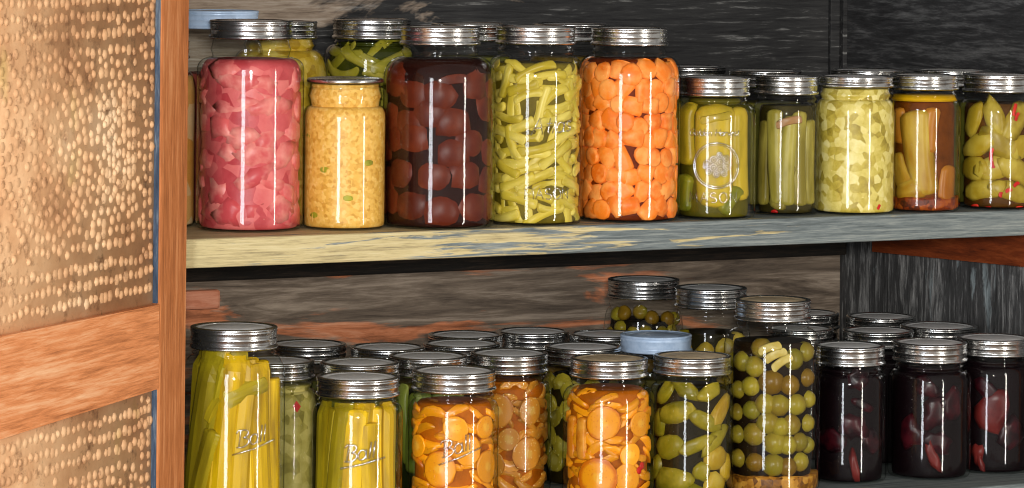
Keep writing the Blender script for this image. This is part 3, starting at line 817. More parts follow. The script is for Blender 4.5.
# ---- plums
m_plum = food_mat('dark plum', srgb(88, 28, 10), srgb(70, 20, 6), srgb(102, 40, 18), 30, rough=0.4, bump=.05)
b_syr = brine_mat('dark red syrup', srgb(40, 11, 5))
fill = zf('plum', 61)
brine('plum', fill, b_syr, gap=0.0036, label='dark red syrup around the plums on the upper shelf', name='syrup', cat='syrup')
for ph, z in scatter(JARS['plum'].R, 0.008, fill-0.012, 0.0355, 0.031, 1.8, 0.28):
    put('plum', lump(.0235, .0185, .0225, 0.12), 0, z, m_plum, 'plum', 'dark red plum packed in the syrup jar on the upper shelf', 'plum', 'plums in the syrup jar', phi=ph, size=0.0185, depth=0.88, zmax=fill)
put('plum', rod(.034, .005, .003, flat=0.6), .25, zf('plum', 83), m_plum, 'plum_skin', 'loose strip of plum skin near the top of the plum jar', 'fruit', rot=PI/2-0.15, size=.004)
# ---- cut green beans
m_bean = food_mat('cut green bean', srgb(194, 170, 54), srgb(164, 142, 34), srgb(212, 192, 92), 70, stretch=(1, 1, .3))
b_bean = brine_mat('bean brine', srgb(112, 96, 22))
fill = zf('bean', 64)
brine('bean', fill, b_bean, gap=0.0053, label='yellow green brine around the cut beans')
for ph, z in scatter(JARS['bean'].R, 0.005, fill-0.002, 0.027, 0.0090, 1.75, 0.28):
    ln = random.uniform(.030, .050); up = random.random() < 0.16
    rot = random.choice((-1, 1))*(random.uniform(0.05, 0.5) if up else random.gauss(PI/2, 0.30))
    put('bean', rod(ln, random.uniform(.0046, .0060), random.uniform(-.004, .004), 8, round_end=0.4), 0, z, m_bean, 'green_bean', 'cut green bean piece in the bean jar on the upper shelf', 'bean', 'cut beans in the bean jar', rot=rot, phi=ph, size=.006, depth=random.uniform(.9, 1.5), lim=(.0006, .0045), zmax=fill+0.004)
# ---- carrots
m_car = food_mat('carrot', srgb(240, 126, 32), srgb(222, 104, 20), srgb(244, 156, 76), 60, bump=0.1, rough=0.38)
b_car = brine_mat('carrot water', srgb(110, 40, 4))
fill = zf('carrot', 59)
brine('carrot', fill, b_car, gap=0.0056, label='orange cooking water around the carrot chunks')
for ph, z in scatter(JARS['carrot'].R, 0.006, fill-0.003, 0.0190, 0.0178, 1.75, 0.2):
    r = random.uniform(.0090, .0118)
    put('carrot', rod(random.uniform(.018, .027), r, 0, 12, round_end=0.22, rings=4), 0, z, m_car, 'carrot_chunk', 'orange carrot chunk in the carrot jar on the upper shelf', 'carrot', 'carrot chunks in the carrot jar', rot=random.uniform(0, PI), tilt=random.choice((0.2, 0.5, 1.35))*random.choice((-1, 1)), phi=ph, size=r, depth=random.uniform(.75, 1.05), lim=(.0004, .0032), zmax=fill+.002)
# ---- whole pickles in the emblem jar
m_pick = food_mat('whole pickle', srgb(196, 166, 42), srgb(172, 146, 32), srgb(146, 126, 26), 40, stretch=(1, 1, .4), bump=0.3)
b_pick = brine_mat('pickle brine', srgb(96, 88, 16))
fill = zf('emblem', 98)
brine('emblem', fill, b_pick, gap=0.0073, label='olive green brine around the whole pickles of the emblem jar')
PK = ('pickle', 'whole pickle in the jar with the oval emblem', 'pickle', 'whole pickles in the emblem jar')
m_pickg = food_mat('green pickle', srgb(152, 144, 36), srgb(126, 124, 26), srgb(94, 96, 20), 40, stretch=(1, 1, .4), bump=0.3)
put('emblem', rod(.108, .0185, .002, 16, taper=-0.12), 0.06, .066, m_pick, *PK, size=.018, depth=.8, lim=(.0005, .0007))
put('emblem', rod(.066, .0125, .002, 14), -.80, .088, m_pick, *PK, size=.012, depth=.9, rot=-.03)
put('emblem', rod(.040, .013, .002, 14), -.84, .027, m_pickg, *PK, size=.012, depth=.9, rot=.1)
put('emblem', rod(.098, .0115, .002, 14), .78, .068, m_pick, *PK, size=.012, depth=.95, rot=-.04)
put('emblem', rod(.034, .008, .002, 12), .52, .020, m_pickg, *PK, size=.012, depth=.7, rot=.7)
put('emblem', rod(.036, .004, .0, 10, flat=.5), .05, .106, m_pick, 'pickle_sliver', 'pale pickle sliver across the top of the emblem jar', 'pickle', size=.004, rot=PI/2-.2, lim=(.0002, .0004))
# ---- slim jar of spears
m_spb = food_mat('brownish spear', srgb(140, 128, 44), srgb(112, 98, 34), srgb(170, 156, 70), 50, stretch=(1, 1, .3))
b_spb = brine_mat('brownish brine', srgb(62, 54, 18))
fill = zf('slim', 104)
brine('slim', fill, b_spb, gap=0.0059, label='murky brine in the narrow pickle spear jar')
SP = ('pickle_spear', 'pickle spear in the narrow jar with the red pepper bit', 'pickle', 'pickle spears in the narrow jar')
for s, z, ln, rot in ((-.8, .055, .09, .05), (-.35, .062, .10, -.06), (.15, .058, .095, .06), (.55, .060, .10, -.02), (.88, .056, .09, .0), (-.05, .03, .05, .3)):
    put('slim', rod(ln, .0085, .002, 8, square=.5), s, z, m_spb, *SP, rot=rot, size=.008, depth=.8)
put('slim', rod(.030, .0042, .002, 8, flat=.6), .10, .098, food_mat('tan sliver', srgb(176, 132, 84), srgb(160, 116, 70)), 'garlic_sliver', 'tan sliver across the top of the narrow pickle spear jar', 'garlic', rot=PI/2-.25, size=.004, lim=(.0002, .0005))
m_red = food_mat('red pepper', srgb(190, 20, 16), srgb(160, 14, 12), srgb(220, 60, 40))
put('slim', lump(.0042, .003, .004), -.36, zf('slim', 211), m_red, 'pepper_bit', 'red pepper bit at the foot of the narrow pickle jar', 'pepper', size=.003, lim=(.0002, .0003))
# ---- relish
m_rel = mush_mat('pale relish', [srgb(140, 120, 36), srgb(188, 166, 66), srgb(214, 196, 108), srgb(230, 216, 150)], 125, 0.4)
rel_ = brine('relish', JARS['relish'].H-0.0135, m_rel, gap=0.0006, bumpy=0.03, label='pale green chopped relish filling its jar', name='relish', cat='relish')
m_relc = food_mat('relish cube', srgb(208, 184, 82), srgb(180, 154, 42), srgb(226, 208, 128), 80)
b = MB(); j_ = JARS['relish']; zt_r = j_.H-0.015
for ph, z in scatter(j_.R, 0.006, zt_r, 0.0066, 0.0066, 1.8, 0.5):
    to = CAM-j_.p; a = math.atan2(to.y, to.x)+ph; n = Vector((math.cos(a), math.sin(a), 0))
    vs, fs = lump(random.uniform(.0024, .0060), .0036, random.uniform(.0014, .0034), .6, 1.6, 2)
    R3 = Matrix.Rotation(a+PI/2, 3, 'Z') @ Matrix.Rotation(random.uniform(-1, 1), 3, 'Y')
    out = []; dp_ = random.uniform(.0035, .0060)
    for v in vs:
        w = R3 @ v + n*(j_.rin(z)-dp_)+UPV*z; w.z = max(.0032, min(zt_r, w.z)); r = math.hypot(w.x, w.y); m_ = j_.rin(w.z)-.0018
        if r > m_: w.x *= m_/r; w.y *= m_/r
        out.append(w)
    b.add(out, fs, random.choice((0, 0, 1, 1, 2)))
o = b.build('chopped_vegetables', [m_relc, food_mat('relish green', srgb(166, 146, 34), srgb(144, 126, 20), srgb(190, 168, 62), 80), food_mat('relish dark', srgb(116, 108, 24), srgb(100, 92, 18), srgb(140, 126, 40), 80)], parent=rel_); o['kind'] = 'stuff'
put('relish', rod(.006, .0016, 0, 8), .62, zf('relish', 204), m_red, 'pepper_bit', 'small red pepper bit low in the relish jar', 'pepper', rot=.5, size=.002, lim=(.0001, .0003))
# ---- amber jar
m_amb = food_mat('yellow spear', srgb(172, 132, 30), srgb(150, 108, 22), srgb(190, 160, 60), 40, stretch=(1, 1, .3))
b_amb = brine_mat('brown brine', srgb(112, 56, 4))
fz = zf('amber', 99); j_ = JARS['amber']
brine('amber', fz, b_amb, gap=0.0059, label='orange brown brine around the yellow spears')
pr = [(0, fz+.0012), (j_.rin(fz)-.0008, fz+.0012), (j_.rin(fz+.004)-.0008, fz+.0075), (0, fz+.0078)]
b = MB(); b.lathe(pr, 48); o = b.build('oil_layer', brine_mat('yellow oil', srgb(196, 150, 10), .2, .8), loc=j_.p.copy())
tag(o, 'bright yellow oil layer floating on the brown brine', 'oil', kind='stuff')
AM = ('yellow_spear', 'thick yellow pickle spear standing in the brown brine jar', 'pickle', 'spears in the brown brine jar')
m_amo = food_mat('orange spear', srgb(160, 96, 16), srgb(140, 76, 10), srgb(176, 116, 36), 40, stretch=(1, 1, .3))
put('amber', rod(.092, .0125, .003, 10, taper=-.35, square=.4), -.05, .064, m_amb, *AM, rot=-.14, size=.012, depth=.75, lim=(.0003, .0005))
put('amber', rod(.050, .011, .004, 10, square=.3), -.62, .040, m_amb, *AM, rot=-.5, size=.011, depth=.8)
put('amber', rod(.034, .012, .002, 10), -.40, .022, m_amb, *AM, rot=1.2, size=.011, depth=.8)
put('amber', rod(.050, .010, .002, 10), .25, .088, m_amo, *AM, rot=.1, size=.011, depth=.9)
put('amber', rod(.042, .012, .002, 10), .82, .030, m_amo, *AM, rot=.1, size=.011, depth=.9)
put('amber', rod(.040, .010, .002, 10), -.75, .092, m_amo, *AM, rot=-.1, size=.011, depth=.9)
m_seedr = mush_mat('red seeds', [srgb(50, 16, 2), srgb(124, 46, 6), srgb(170, 86, 20)], 190, .6)
def sediment(key, h, mat, label, name='seeds', cat='seeds'):
    j = JARS[key]; b = MB(); pr = [(0, .0025), ((j.rin(.0027)-.0008)*.97, .0026)]+[(j.rin(.005+(h-.005)*k/4)-.0009, .005+(h-.005)*k/4) for k in range(5)]+[(0, h+.001)]
    b.lathe(pr, 48)
    for v in b.v:
        if v.z > h-.003: v.z += .0025*noise.noise(Vector((v.x*90, v.y*90, j.p.x*10)))
    o = b.build(name, mat, loc=j.p.copy()); tag(o, label, cat, kind='stuff'); return o
sediment('amber', .016, m_seedr, 'red brown spice seeds settled in the yellow spear jar')
# ---- pepper jar
m_pep = food_mat('yellow pepper', srgb(166, 138, 34), srgb(132, 110, 24), srgb(180, 158, 60), 40, bump=.2)
b_pep = brine_mat('amber brine', srgb(92, 56, 10))
fill = zf('pepper', 100)
brine('pepper', fill, b_pep, gap=0.0059, label='amber brine in the far pepper jar')
for s, z, ln, r, rot in ((-.75, .096, .04, .010, .3), (-.1, .100, .045, .010, -.3), (.5, .094, .05, .011, .6), (-.6, .070, .044, .011, 1.2), (.05, .072, .05, .012, -1.0), (.75, .068, .04, .011, 1.2), (-.75, .044, .04, .012, 1.5), (-.05, .046, .05, .012, 1.3), (.6, .042, .05, .012, -1.1), (-.4, .022, .05, .010, 1.4), (.35, .020, .05, .010, -1.3), (.9, .02, .03, .01, 1.4)):
    put('pepper', lump(r*1.15, r*.8, ln*.55, .35, 1.3), s, z, m_pep, 'pepper_slice', 'yellow pepper slice in the far jar with red flecks', 'pepper', 'pepper slices in the far jar', rot=rot, size=.010, depth=.8)
for s, y, ln, rot in ((.45, 105, .014, .3), (.5, 112, .010, .4), (-.15, 150, .014, .1), (-.12, 160, .008, -.3), (.1, 190, .006, .2), (.3, 186, .008, 1.2), (.5, 180, .008, 1), (-.3, 205, .012, 1.3), (.2, 206, .012, 1.4), (.6, 204, .010, 1.5), (-.6, 203, .01, 1.4)):
    put('pepper', rod(ln, .0020, .001, 8), s, zf('pepper', y), m_red, 'chili_fleck', 'red chili fleck in the far jar of yellow peppers', 'chili', 'red flecks in the far pepper jar', rot=rot, size=.002, lim=(.0001, .0003))
# ---- jars behind on the upper shelf
m_peach = mush_mat('peach', [srgb(232, 160, 60), srgb(248, 196, 116), srgb(252, 222, 170)], 30, .1)
brine('peach', JARS['peach'].H-.035, m_peach, gap=0.0006, label='pale orange fruit in the jar behind the door post', name='fruit_preserve', cat='preserve')
m_corn = mush_mat('corn', [srgb(170, 130, 20), srgb(216, 178, 50), srgb(236, 208, 104)], 120, .4)
brine('corn', JARS['corn'].H-.006, m_corn, gap=0.0006, bumpy=.02, label='yellow kernels in the jar behind the pink jar', name='corn_kernels', cat='corn')
m_leaf = food_mat('long green bean', srgb(152, 142, 38), srgb(122, 118, 24), srgb(178, 164, 64), 50, stretch=(1, 1, .3))
fill = JARS['leafy'].H-.024
brine('leafy', fill, brine_mat('green brine', srgb(60, 66, 12)), gap=0.0053, label='green brine of the wide jar behind the tan mash')
for ph, z in scatter(JARS['leafy'].R, fill-.06, fill, .045, .0095, 1.5, .3):
    put('leafy', rod(random.uniform(.05, .075), .0055, random.uniform(-.012, .012), 8), 0, z, m_leaf, 'green_bean', 'long green bean in the wide jar behind the tan mash', 'bean', 'long beans in the wide back jar', rot=PI/2+random.gauss(0, .4), phi=ph, size=.006, depth=1.1, lim=(.0006, .004), zmax=fill+.004)
m_hid = food_mat('olive mash', srgb(110, 100, 34), srgb(90, 70, 30))
for k_, f_ in (('bluetop', .150), ('hid1', .165), ('hid2', .165), ('back1', .112), ('back2', .112), ('back3', .112), ('back4', .112)):
    brine(k_, f_, brine_mat('pickle mix '+k_, {'bluetop': srgb(150, 70, 60), 'hid1': srgb(110, 110, 34), 'hid2': srgb(120, 96, 30)}.get(k_, srgb(112, 108, 34))), gap=0.0006, bumpy=.05, label={'bluetop': 'preserve in the blue lidded jar behind the pink jar', 'hid1': 'preserve in the jar hidden behind the plums and green beans', 'hid2': 'preserve in the jar hidden behind the beans and carrots', 'back1': 'preserve in the jar behind the emblem jar', 'back2': 'preserve in the jar behind the narrow spear jar', 'back3': 'preserve in the jar behind the relish jar', 'back4': 'preserve in the jar behind the amber and pepper jars'}[k_], name='preserve', cat='preserve')

# ---- lower shelf: tall jar of spears
m_spr = food_mat('yellow spear stalk', srgb(224, 182, 16), srgb(196, 156, 12), srgb(150, 116, 12), 60, stretch=(1, 1, .15), bump=.3)
m_sprg = food_mat('green spear stalk', srgb(180, 154, 28), srgb(146, 130, 20), srgb(120, 102, 16), 60, stretch=(1, 1, .15), bump=.3)
b_spr = brine_mat('yellow brine', srgb(142, 112, 10), var=.35)
brine('spears', .17, b_spr, gap=.0125, label='yellow brine in the tall spear jar by the door post')
for s, y0_, y1_, rot, r, g_ in ((-.97, 352, 520, .16, .0105, 1), (-.80, 346, 540, .20, .0105, 1), (-.58, 350, 545, .22, .0110, 1), (-.72, 432, 560, .30, .0115, 1), (-.32, 352, 540, .13, .0095, 0), (-.10, 356, 545, .08, .0095, 0), (.08, 350, 530, .03, .0090, 1), (.22, 395, 548, .06, .0105, 0), (.45, 362, 545, -.03, .0105, 0), (.66, 368, 545, -.06, .0105, 0), (.84, 366, 545, -.04, .0100, 0), (.97, 385, 545, -.02, .0095, 0), (-.35, 420, 560, .22, .0100, 0), (.30, 372, 420, 1.2, .0075, 1), (-.45, 400, 430, .5, .0085, 1)):
    za_, zb2 = zf('spears', y0_), max(.012, zf('spears', y1_)); ln = za_-zb2
    i_sp = globals().get('i_sp', -1)+1; dp = .95 if i_sp % 2 else 1.5
    put('spears', rod(ln, r, .002, 8, square=.75, round_end=.25, flat=.75), s, (za_+zb2)/2, m_sprg if g_ else m_spr, 'vegetable_spear', 'long yellow green spear packed in the tall jar by the door post', 'vegetable', 'spears in the tall jar', rot=rot, size=r, depth=dp, lim=(.0020, .0032), smooth=False, yaw=random.uniform(-.4, .4), zmax=JARS['spears'].H-.010)
# ---- pint of spears with script
brine('ball', .112, b_spr, gap=.0115, label='yellow brine in the script embossed jar of spears')
for s, y0_, y1_, rot, r, g_ in ((-.95, 404, 525, .05, .0085, 1), (-.75, 412, 530, .10, .0100, 1), (-.50, 400, 520, .10, .0095, 1), (-.28, 420, 540, .12, .0100, 0), (-.02, 412, 535, .05, .0100, 0), (.22, 405, 535, .0, .0095, 0), (.44, 425, 535, -.05, .0100, 0), (.66, 410, 535, -.03, .0095, 0), (.86, 405, 535, -.02, .0095, 0), (.98, 410, 530, .0, .0085, 1)):
    za_, zb2 = zf('ball', y0_), max(.012, zf('ball', y1_)); ln = za_-zb2
    i_sp += 1; dp = .95 if i_sp % 2 else 1.5
    put('ball', rod(ln, r, .002, 8, square=.7, round_end=.3, flat=.8), s, (za_+zb2)/2, m_sprg if g_ else m_spr, 'vegetable_spear', 'yellow spear standing in the script embossed pint jar', 'vegetable', 'spears in the script embossed jar', rot=rot, size=r, depth=dp, lim=(.0020, .0032), smooth=False, yaw=random.uniform(-.4, .4), zmax=.124)
# ---- pale relish with red diamond, behind
m_rel2 = mush_mat('green relish', [srgb(122, 112, 44), srgb(168, 156, 76), srgb(200, 186, 112)], 110, .4)
brine('rc', JARS['rc'].H-.024, m_rel2, gap=0.0006, bumpy=.02, label='pale green relish of the jar behind the tall spears', name='relish', cat='relish')
dd = (301-279)/(86/2)
put('rc', ([Vector((0, -.001, .006)), Vector((.005, -.001, 0)), Vector((0, -.001, -.006)), Vector((-.005, -.001, 0)), Vector((0, .001, .006)), Vector((.005, .001, 0)), Vector((0, .001, -.006)), Vector((-.005, .001, 0))], [(0, 1, 2, 3), (7, 6, 5, 4), (0, 4, 5, 1), (1, 5, 6, 2), (2, 6, 7, 3), (3, 7, 4, 0)]), dd, zf('rc', 410), m_red, 'pepper_diamond', 'red diamond of pepper against the glass behind the tall spear jar', 'pepper', size=.002, lim=(.0001, .0002), smooth=False)
# ---- orange slices
sl_a = slice_mat('orange slice', srgb(238, 152, 18), srgb(206, 106, 10), srgb(242, 172, 50), srgb(222, 130, 24))
sl_b = slice_mat('seedy orange slice', srgb(204, 134, 40), srgb(168, 92, 18), srgb(214, 164, 74), srgb(228, 190, 110))
b_or = brine_mat('orange syrup', srgb(186, 98, 10))
m_strip = food_mat('orange strip', srgb(216, 128, 18), srgb(190, 100, 12), srgb(232, 166, 60), 50)
def slices(key, mat, faces, group, label, zlo, fill, n_edge=26):
    brine(key, fill, b_or, gap=0.0063, label='orange syrup '+group[1])
    j = JARS[key]
    for ph, z in scatter(j.R, .008, fill-.004, .025, .0115, 1.7, .35):     # slices seen on edge or aslant
        put(key, disc(random.uniform(.013, .018), random.uniform(.0042, .006)), 0, z, mat, 'vegetable_slice', label, 'vegetable', group[0], rot=random.uniform(-.7, .7), tilt=random.choice((-1, 1))*random.uniform(.75, 1.35), phi=ph, size=.015, depth=random.uniform(.75, 1.0), lim=(.0015, .005), zmax=fill+.002)
    for s, y, r in faces:
        put(key, disc(r, .0055, .02), s, zf(key, y), mat, 'vegetable_slice', label, 'vegetable', group[0], rot=random.uniform(-.5, .5), tilt=random.uniform(-.12, .12), size=.003, depth=.8, lim=(.0003, .0012), zmax=fill+.002)
slices('orange1', sl_a, ((-.32, 471, .018), (.35, 452, .015), (.80, 470, .016), (.05, 430, .013), (-.85, 450, .012), (.75, 430, .012)), ('slices in the front orange jar', 'of the front orange slice jar'), 'orange slice in the front jar next to the script embossed jar', .02, .116)
slices('orange2', sl_b, ((-.28, 412, .018), (.55, 412, .014), (.48, 455, .018), (-.45, 465, .016), (.0, 440, .012)), ('slices in the set back orange jar', 'of the seedy slice jar set back'), 'seedy orange slice in the jar set back between the orange jars', .02, .118)
slices('orange3', sl_a, ((-.12, 423, .0185), (-.25, 478, .022), (.75, 425, .014), (.45, 478, .015), (.52, 455, .012)), ('slices in the tan lidded orange jar', 'of the tan lidded orange jar'), 'orange slice in the jar with the tan lid before the pale blue lid', .02, .116)
for s in (-.88, -.62):
    put('orange3', rod(.045, .007, .002, 8, flat=.6), s, zf('orange3', 440), m_strip, 'vegetable_strip', 'orange strip standing in the tan lidded orange jar', 'vegetable', 'strips in the tan lidded orange jar', size=.006, depth=.8)
for s, y in ((.76, 467), (.70, 471)): put('orange3', lump(.0036, .002, .004), s, zf('orange3', y), m_red, 'pepper_bit', 'red pepper bit between the orange slices of the tan lidded jar', 'pepper', 'red bits in the tan lidded orange jar', size=.002, lim=(.0001, .0002))
# ---- green chunks
m_chk = food_mat('green pickle chunk', srgb(132, 118, 20), srgb(104, 96, 14), srgb(152, 134, 34), 40, bump=.25)
m_chy = food_mat('yellow pickle chunk', srgb(168, 136, 30), srgb(150, 116, 24), srgb(180, 156, 60), 40, bump=.25)
b_chk = brine_mat('dark olive brine', srgb(40, 32, 8))
brine('chunks', .116, b_chk, gap=0.0066, label='dark olive brine around the green pickle chunks')
for s, y, ln, r, rot, q in ((-.75, 392, .030, .008, .6, 0), (-.2, 388, .034, .008, -.9, 0), (.5, 392, .03, .008, 1.1, 0), (-.45, 412, .042, .011, 1.3, 0), (.35, 420, .040, .008, -1.1, 0), (.80, 412, .040, .009, .7, 1), (-.65, 448, .036, .013, 1.5, 0), (.15, 444, .040, .007, 1.2, 0), (.65, 440, .042, .008, .8, 0), (.72, 458, .030, .012, 1.2, 1), (-.55, 481, .042, .015, 1.5, 0), (.30, 470, .020, .008, .3, 0), (.70, 485, .030, .014, 1.0, 1), (-.9, 425, .03, .009, .2, 0), (0, 495, .03, .012, 1.2, 0), (.95, 470, .03, .009, .2, 1), (-.95, 470, .03, .009, .2, 0)):
    put('chunks', lump(r*1.15, r, ln*.56, .3, 1.3), s, zf('chunks', y), m_chy if q else m_chk, 'pickle_chunk', 'green pickle chunk in the jar beside the tall olive jar', 'pickle', 'pickle chunks beside the olives', rot=rot, size=r, depth=.85, zmax=.122)
# ---- olives
m_olv = food_mat('green olive', srgb(148, 132, 36), srgb(112, 104, 26), srgb(120, 96, 26), 25, rough=.28, bump=.05)
m_olb = food_mat('brown olive', srgb(122, 92, 20), srgb(112, 84, 18), srgb(104, 74, 16), 25, rough=.28, bump=.05)
b_olv = brine_mat('dark olive jar brine', srgb(30, 18, 5))
fill = zf('olive', 343)
brine('olive', fill, b_olv, gap=0.0092, label='dark brine around the olives of the tan lidded quart jar')
OL = ('olive', 'round green olive in the tall jar with the tan lid', 'olive', 'olives in the tall tan lidded jar')
for s, y, r, q in ((-.78, 362, .0125, 0), (-.45, 366, .0125, 0), (-.02, 381, .0155, 1), (.46, 384, .0120, 1), (.55, 358, .0130, 0), (.86, 352, .0115, 0), (-.55, 386, .0115, 0), (-.16, 403, .0125, 0), (.18, 404, .0130, 0), (.64, 404, .0130, 0), (-.85, 391, .0105, 0), (-.52, 410, .0110, 0), (-.10, 422, .0130, 0), (.50, 424, .0125, 0), (.24, 426, .0115, 0), (.88, 378, .0110, 1), (.90, 424, .0105, 0), (-.46, 434, .0140, 0), (.10, 442, .0140, 0), (.42, 444, .0115, 0), (.72, 442, .0115, 0), (.06, 464, .0135, 0), (.74, 462, .0115, 0), (-.86, 436, .0110, 0), (-.88, 414, .0100, 0), (.92, 400, .0100, 0), (.90, 446, .0100, 0), (-.42, 462, .0110, 1), (-.84, 460, .0110, 0), (-.30, 347, .0115, 0), (.42, 466, .0110, 1)):
    put('olive', lump(r, r, r*.98, .05), s, zf('olive', y), m_olb if q else m_olv, *OL, size=r, depth=1.05, lim=(.0004, .0005), zmax=fill+.006)
m_lem = food_mat('pale slice', srgb(186, 168, 88), srgb(172, 148, 64), srgb(204, 188, 120), 50)
for s, y, rot in ((-.05, 347, 1.25), (.08, 354, 1.15), (.22, 361, 1.0)):
    put('olive', rod(.026, .0046, .002, 8, flat=.5), s, zf('olive', y), m_lem, 'lemon_strip', 'pale yellow strip lying on the olives under the tan lid', 'lemon', 'pale strips on top of the olives', rot=rot, size=.005, lim=(.0002, .0008), zmax=fill+.008)
sediment('olive', zf('olive', 476), mush_mat('mustard seeds', [srgb(70, 36, 6), srgb(150, 96, 24), srgb(196, 142, 52)], 170, .6), 'mustard seeds settled in the tall olive jar')
# ---- tall jars at the back
brine('tall1', zf('tall1', 322), brine_mat('black brine', srgb(24, 18, 8)), gap=0.0066, label='black brine of the back olive jar')
for ph, z in scatter(JARS['tall1'].R, .10, zf('tall1', 308), .024, .018, 1.5, .3):
    put('tall1', lump(.0085, .0085, .0085, .1), 0, z, m_olv if random.random() < .5 else m_olb, 'olive', 'small olive in the tall back jar behind the pale blue lid', 'olive', 'olives in the tall back jar', phi=ph, size=.0085, depth=1.0)
brine('tall2', zf('tall2', 334), brine_mat('olive brine', srgb(40, 34, 10)), gap=0.0066, label='dark brine of the back jar of olive chunks')
for ph, z in scatter(JARS['tall2'].R, .09, zf('tall2', 338), .028, .022, 1.5, .3):
    put('tall2', lump(.013, .009, .011, .3), 0, z, m_chy if random.random() < .5 else m_chk, 'olive_chunk', 'olive green chunk in the tall back jar beside the tan lidded olives', 'olive', 'chunks in the tall back jar', rot=random.uniform(-1, 1), phi=ph, size=.010, depth=1.0)
# ---- green spears and slices in jars set back
brine('re', .108, brine_mat('dark green brine', srgb(36, 44, 14)), gap=0.0066, label='dark green brine of the jar behind the front orange slices')
m_grs = food_mat('green spear', srgb(120, 134, 44), srgb(86, 104, 30), srgb(150, 156, 76), 50, stretch=(1, 1, .2))
for s, z, rot in ((-.9, .07, .1), (-.62, .078, -.15), (-.35, .07, .05), (-.05, .07, -.05), (.3, .072, .05), (.6, .07, 0), (.88, .07, 0)):
    put('re', rod(.085, .0085, .003, 8, flat=.7), s, z, m_grs, 'green_spear', 'green spear in the jar behind the front orange slices', 'pickle', 'green spears in the set back jar', rot=rot, size=.008, depth=.9)
sl_g = slice_mat('green slice', srgb(150, 134, 36), srgb(84, 84, 20), srgb(170, 156, 70), srgb(190, 180, 110))
brine('ri', .118, b_chk, gap=0.0066, label='dark brine of the green slice jar set back')
for ph, z in scatter(JARS['ri'].R, .02, .116, .026, .021, 1.5, .3):
    put('ri', disc(random.uniform(.012, .015), .005), 0, z, sl_g, 'pickle_slice', 'round green pickle slice in the jar between the orange jars', 'pickle', 'green slices in the set back jar', rot=random.uniform(-1, 1), tilt=random.uniform(-.5, .5), phi=ph, size=.008, depth=.8, lim=(.0005, .004))
LB = {'rd': ('behind the script embossed jar', srgb(130, 126, 50)), 'ra': ('at the back behind the tall spears', srgb(110, 110, 50)), 'rb': ('in the back row behind the script embossed jar', srgb(120, 110, 40)), 'rf': ('in the third row behind the orange slices', srgb(140, 96, 30)), 'rg': ('at the very back behind the seedy slices', srgb(120, 100, 40)), 'rh': ('against the back board behind the orange jars', srgb(120, 90, 36)), 'rj': ('at the back beside the pale blue lid', srgb(96, 90, 36)), 'blue': ('under the pale blue lid', srgb(84, 78, 30))}
for k_, (t_, c_) in LB.items(): brine(k_, .110, brine_mat('mix '+k_, c_), gap=0.0006, bumpy=.05, label='preserve in the jar '+t_, name='preserve', cat='preserve')
# ---- beets
b_bt = brine_mat('beet juice', srgb(14, 3, 6), .2)
m_bt = food_mat('beet', srgb(30, 5, 11), srgb(18, 3, 8), srgb(60, 10, 18), 60, rough=.3)
m_btr = food_mat('red beet', srgb(88, 22, 20), srgb(76, 16, 16), srgb(104, 34, 30), 30, rough=.3)
BT = {'beet1': 'beside the tall olives', 'beet2': 'in the middle of three', 'beet3': 'farthest from the olives', 'b4': 'behind the first two front beet jars', 'b5': 'behind the far two front beet jars', 'b6': 'in the back corner', 'b7': 'at the back beside the tall olive jar', 'b8': 'set back beside the tall olive jar'}
for k_, t_ in BT.items():
    brine(k_, .122, b_bt, gap=.0006 if k_[0:2] != 'be' else .0042, label='nearly black beet juice of the beet jar '+t_, name='beet_juice', cat='beet juice')
for k_, lst in {'beet1': ((.35, 402, .012, .005, .5, 0), (.15, 425, .014, .012, .2, 0), (.2, 466, .016, .004, 1.4, 1), (-.5, 440, .015, .013, .1, 0), (.3, 376, .010, .012, .3, 0), (.7, 440, .013, .012, 0, 0)),
                'beet2': ((-.05, 385, .013, .010, .4, 0), (.1, 410, .014, .016, .2, 0), (.25, 440, .014, .012, .8, 0), (-.5, 430, .013, .015, .1, 0), (.6, 400, .012, .015, .1, 0), (.1, 452, .016, .005, 1.2, 1)),
                'beet3': ((-.05, 408, .018, .020, .1, 1), (-.42, 450, .007, .010, .1, 1), (-.3, 462, .015, .003, 1.3, 1), (.5, 430, .014, .016, .1, 0), (-.2, 385, .014, .008, .8, 0))}.items():
    for s, y, rx, rz, rot, q in lst:
        put(k_, lump(rx*1.15, .007, rz*1.15, .7, 1.4), s, zf(k_, y), m_btr if q else m_bt, 'beet_piece', 'dark red beet piece in the front beet jar '+BT[k_], 'beet', 'beet pieces in the front beet jar '+BT[k_], rot=rot, size=.007, depth=.7, lim=(.0003, .0012))
def finish(b, key, name='embossed_lettering'): b.build(name, EMBOSS, JARS[key].root)
BALLW = word('Ball', .016, .25)
b = emboss('ball', BALLW, .05, zpx('ball', 454), .0011, .16)
emboss('ball', [[(-.022, -.0135), (.0, -.0125), (.026, -.0105)]], .05, zpx('ball', 454), .0012, .16, b); finish(b, 'ball')
b = emboss('orange1', BALLW, .05, zpx('orange1', 447), .0009, .3)
emboss('orange1', [[(-.022, -.0135), (.0, -.0125), (.026, -.0105)]], .05, zpx('orange1', 447), .0009, .3, b); finish(b, 'orange1')
b = emboss('spears', BALLW, .35, zpx('spears', 440), .0009, .2)
emboss('spears', [[(-.022, -.0135), (.0, -.0125), (.026, -.0105)]], .35, zpx('spears', 440), .0009, .2, b); finish(b, 'spears')
b = emboss('bean', word('Atlas', .017, .3), .36, zpx('bean', 125), .0009, .10)
finish(b, 'bean')
b = emboss('bean', word('MASON', .011), .30, zpx('bean', 194), .0007, 0); finish(b, 'bean')
b = emboss('emblem', word('Golden Harvest', .0068, .2, .95), -.0, zpx('emblem', 131), .00055)
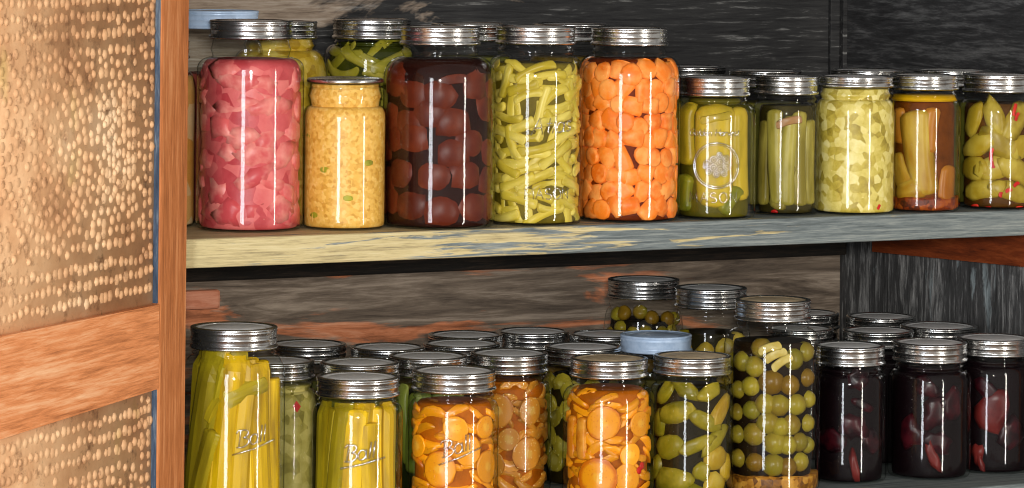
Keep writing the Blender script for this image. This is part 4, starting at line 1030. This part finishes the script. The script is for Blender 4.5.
emboss('emblem', word('MASON', .0105, 0, 1.15), .02, zpx('emblem', 196), .0007, 0, b)
zc_ = zpx('emblem', 164)
emboss('emblem', [arc(0, 0, .0245, .0235, 0, 360, 40)], .06, zc_, .0009, 0, b)
emboss('emblem', [arc(0, 0, .0225, .0215, 0, 360, 40)], .06, zc_, .0004, 0, b)
fr_ = [(-.010, .002, .0036), (-.003, .006, .0036), (.004, .004, .0036), (.010, .007, .0036), (.011, -.001, .0036), (.004, -.004, .0036), (-.003, -.002, .0036), (-.008, -.006, .0030), (0, -.009, .0030), (.008, -.008, .0030), (.003, .011, .0028), (-.012, -.001, .0022)]
for x, y, r in fr_: emboss('emblem', [arc(x, y, r, r, 0, 360, 12), arc(x, y, r*.45, r*.45, 0, 360, 8)], .06, zc_, .0007, 0, b)
finish(b, 'emblem')

# ------------------------------------------------------------------ light
def area(name, loc, target, sx, sy, power, col):
    ld = bpy.data.lights.new(name, 'AREA'); ld.shape = 'RECTANGLE'; ld.size = sx; ld.size_y = sy; ld.energy = power; ld.color = col
    o = bpy.data.objects.new(name, ld); COL.objects.link(o); o.location = loc
    d = Vector(target)-Vector(loc); o.rotation_euler = d.to_track_quat('-Z', 'Y').to_euler(); return o
area('window_light_cool', campt(-0.62, 1.75, 1.2), (0.0, 0.1, 1.2), 0.26, 1.2, 17, (0.90, 0.94, 1.0))
area('window_light_warm', campt(1.25, 2.75, 1.2), (0.1, 0.1, 1.2), 0.10, 1.2, 10, (1.0, 0.93, 0.84))
area('camera_flash', campt(0.06, 0.05, 1.69), (0.15, 0.1, 1.2), 0.22, 0.12, 62, (1.0, 0.97, 0.93))
w = bpy.data.worlds.new('world'); SC.world = w; w.use_nodes = True
w.node_tree.nodes['Background'].inputs[0].default_value = (0.86, 0.82, 0.76, 1); w.node_tree.nodes['Background'].inputs[1].default_value = 0.32
SC.view_settings.view_transform = 'Standard'; SC.view_settings.look = 'None'; SC.view_settings.gamma = 1; SC.view_settings.use_curve_mapping = False
SC.view_settings.exposure = 0.28
cy = SC.cycles
cy.filter_width = 1.05; cy.transparent_max_bounces = 24; cy.max_bounces = 8; cy.diffuse_bounces = 3; cy.glossy_bounces = 4
cy.sample_clamp_indirect = 4.0; cy.caustics_reflective = False
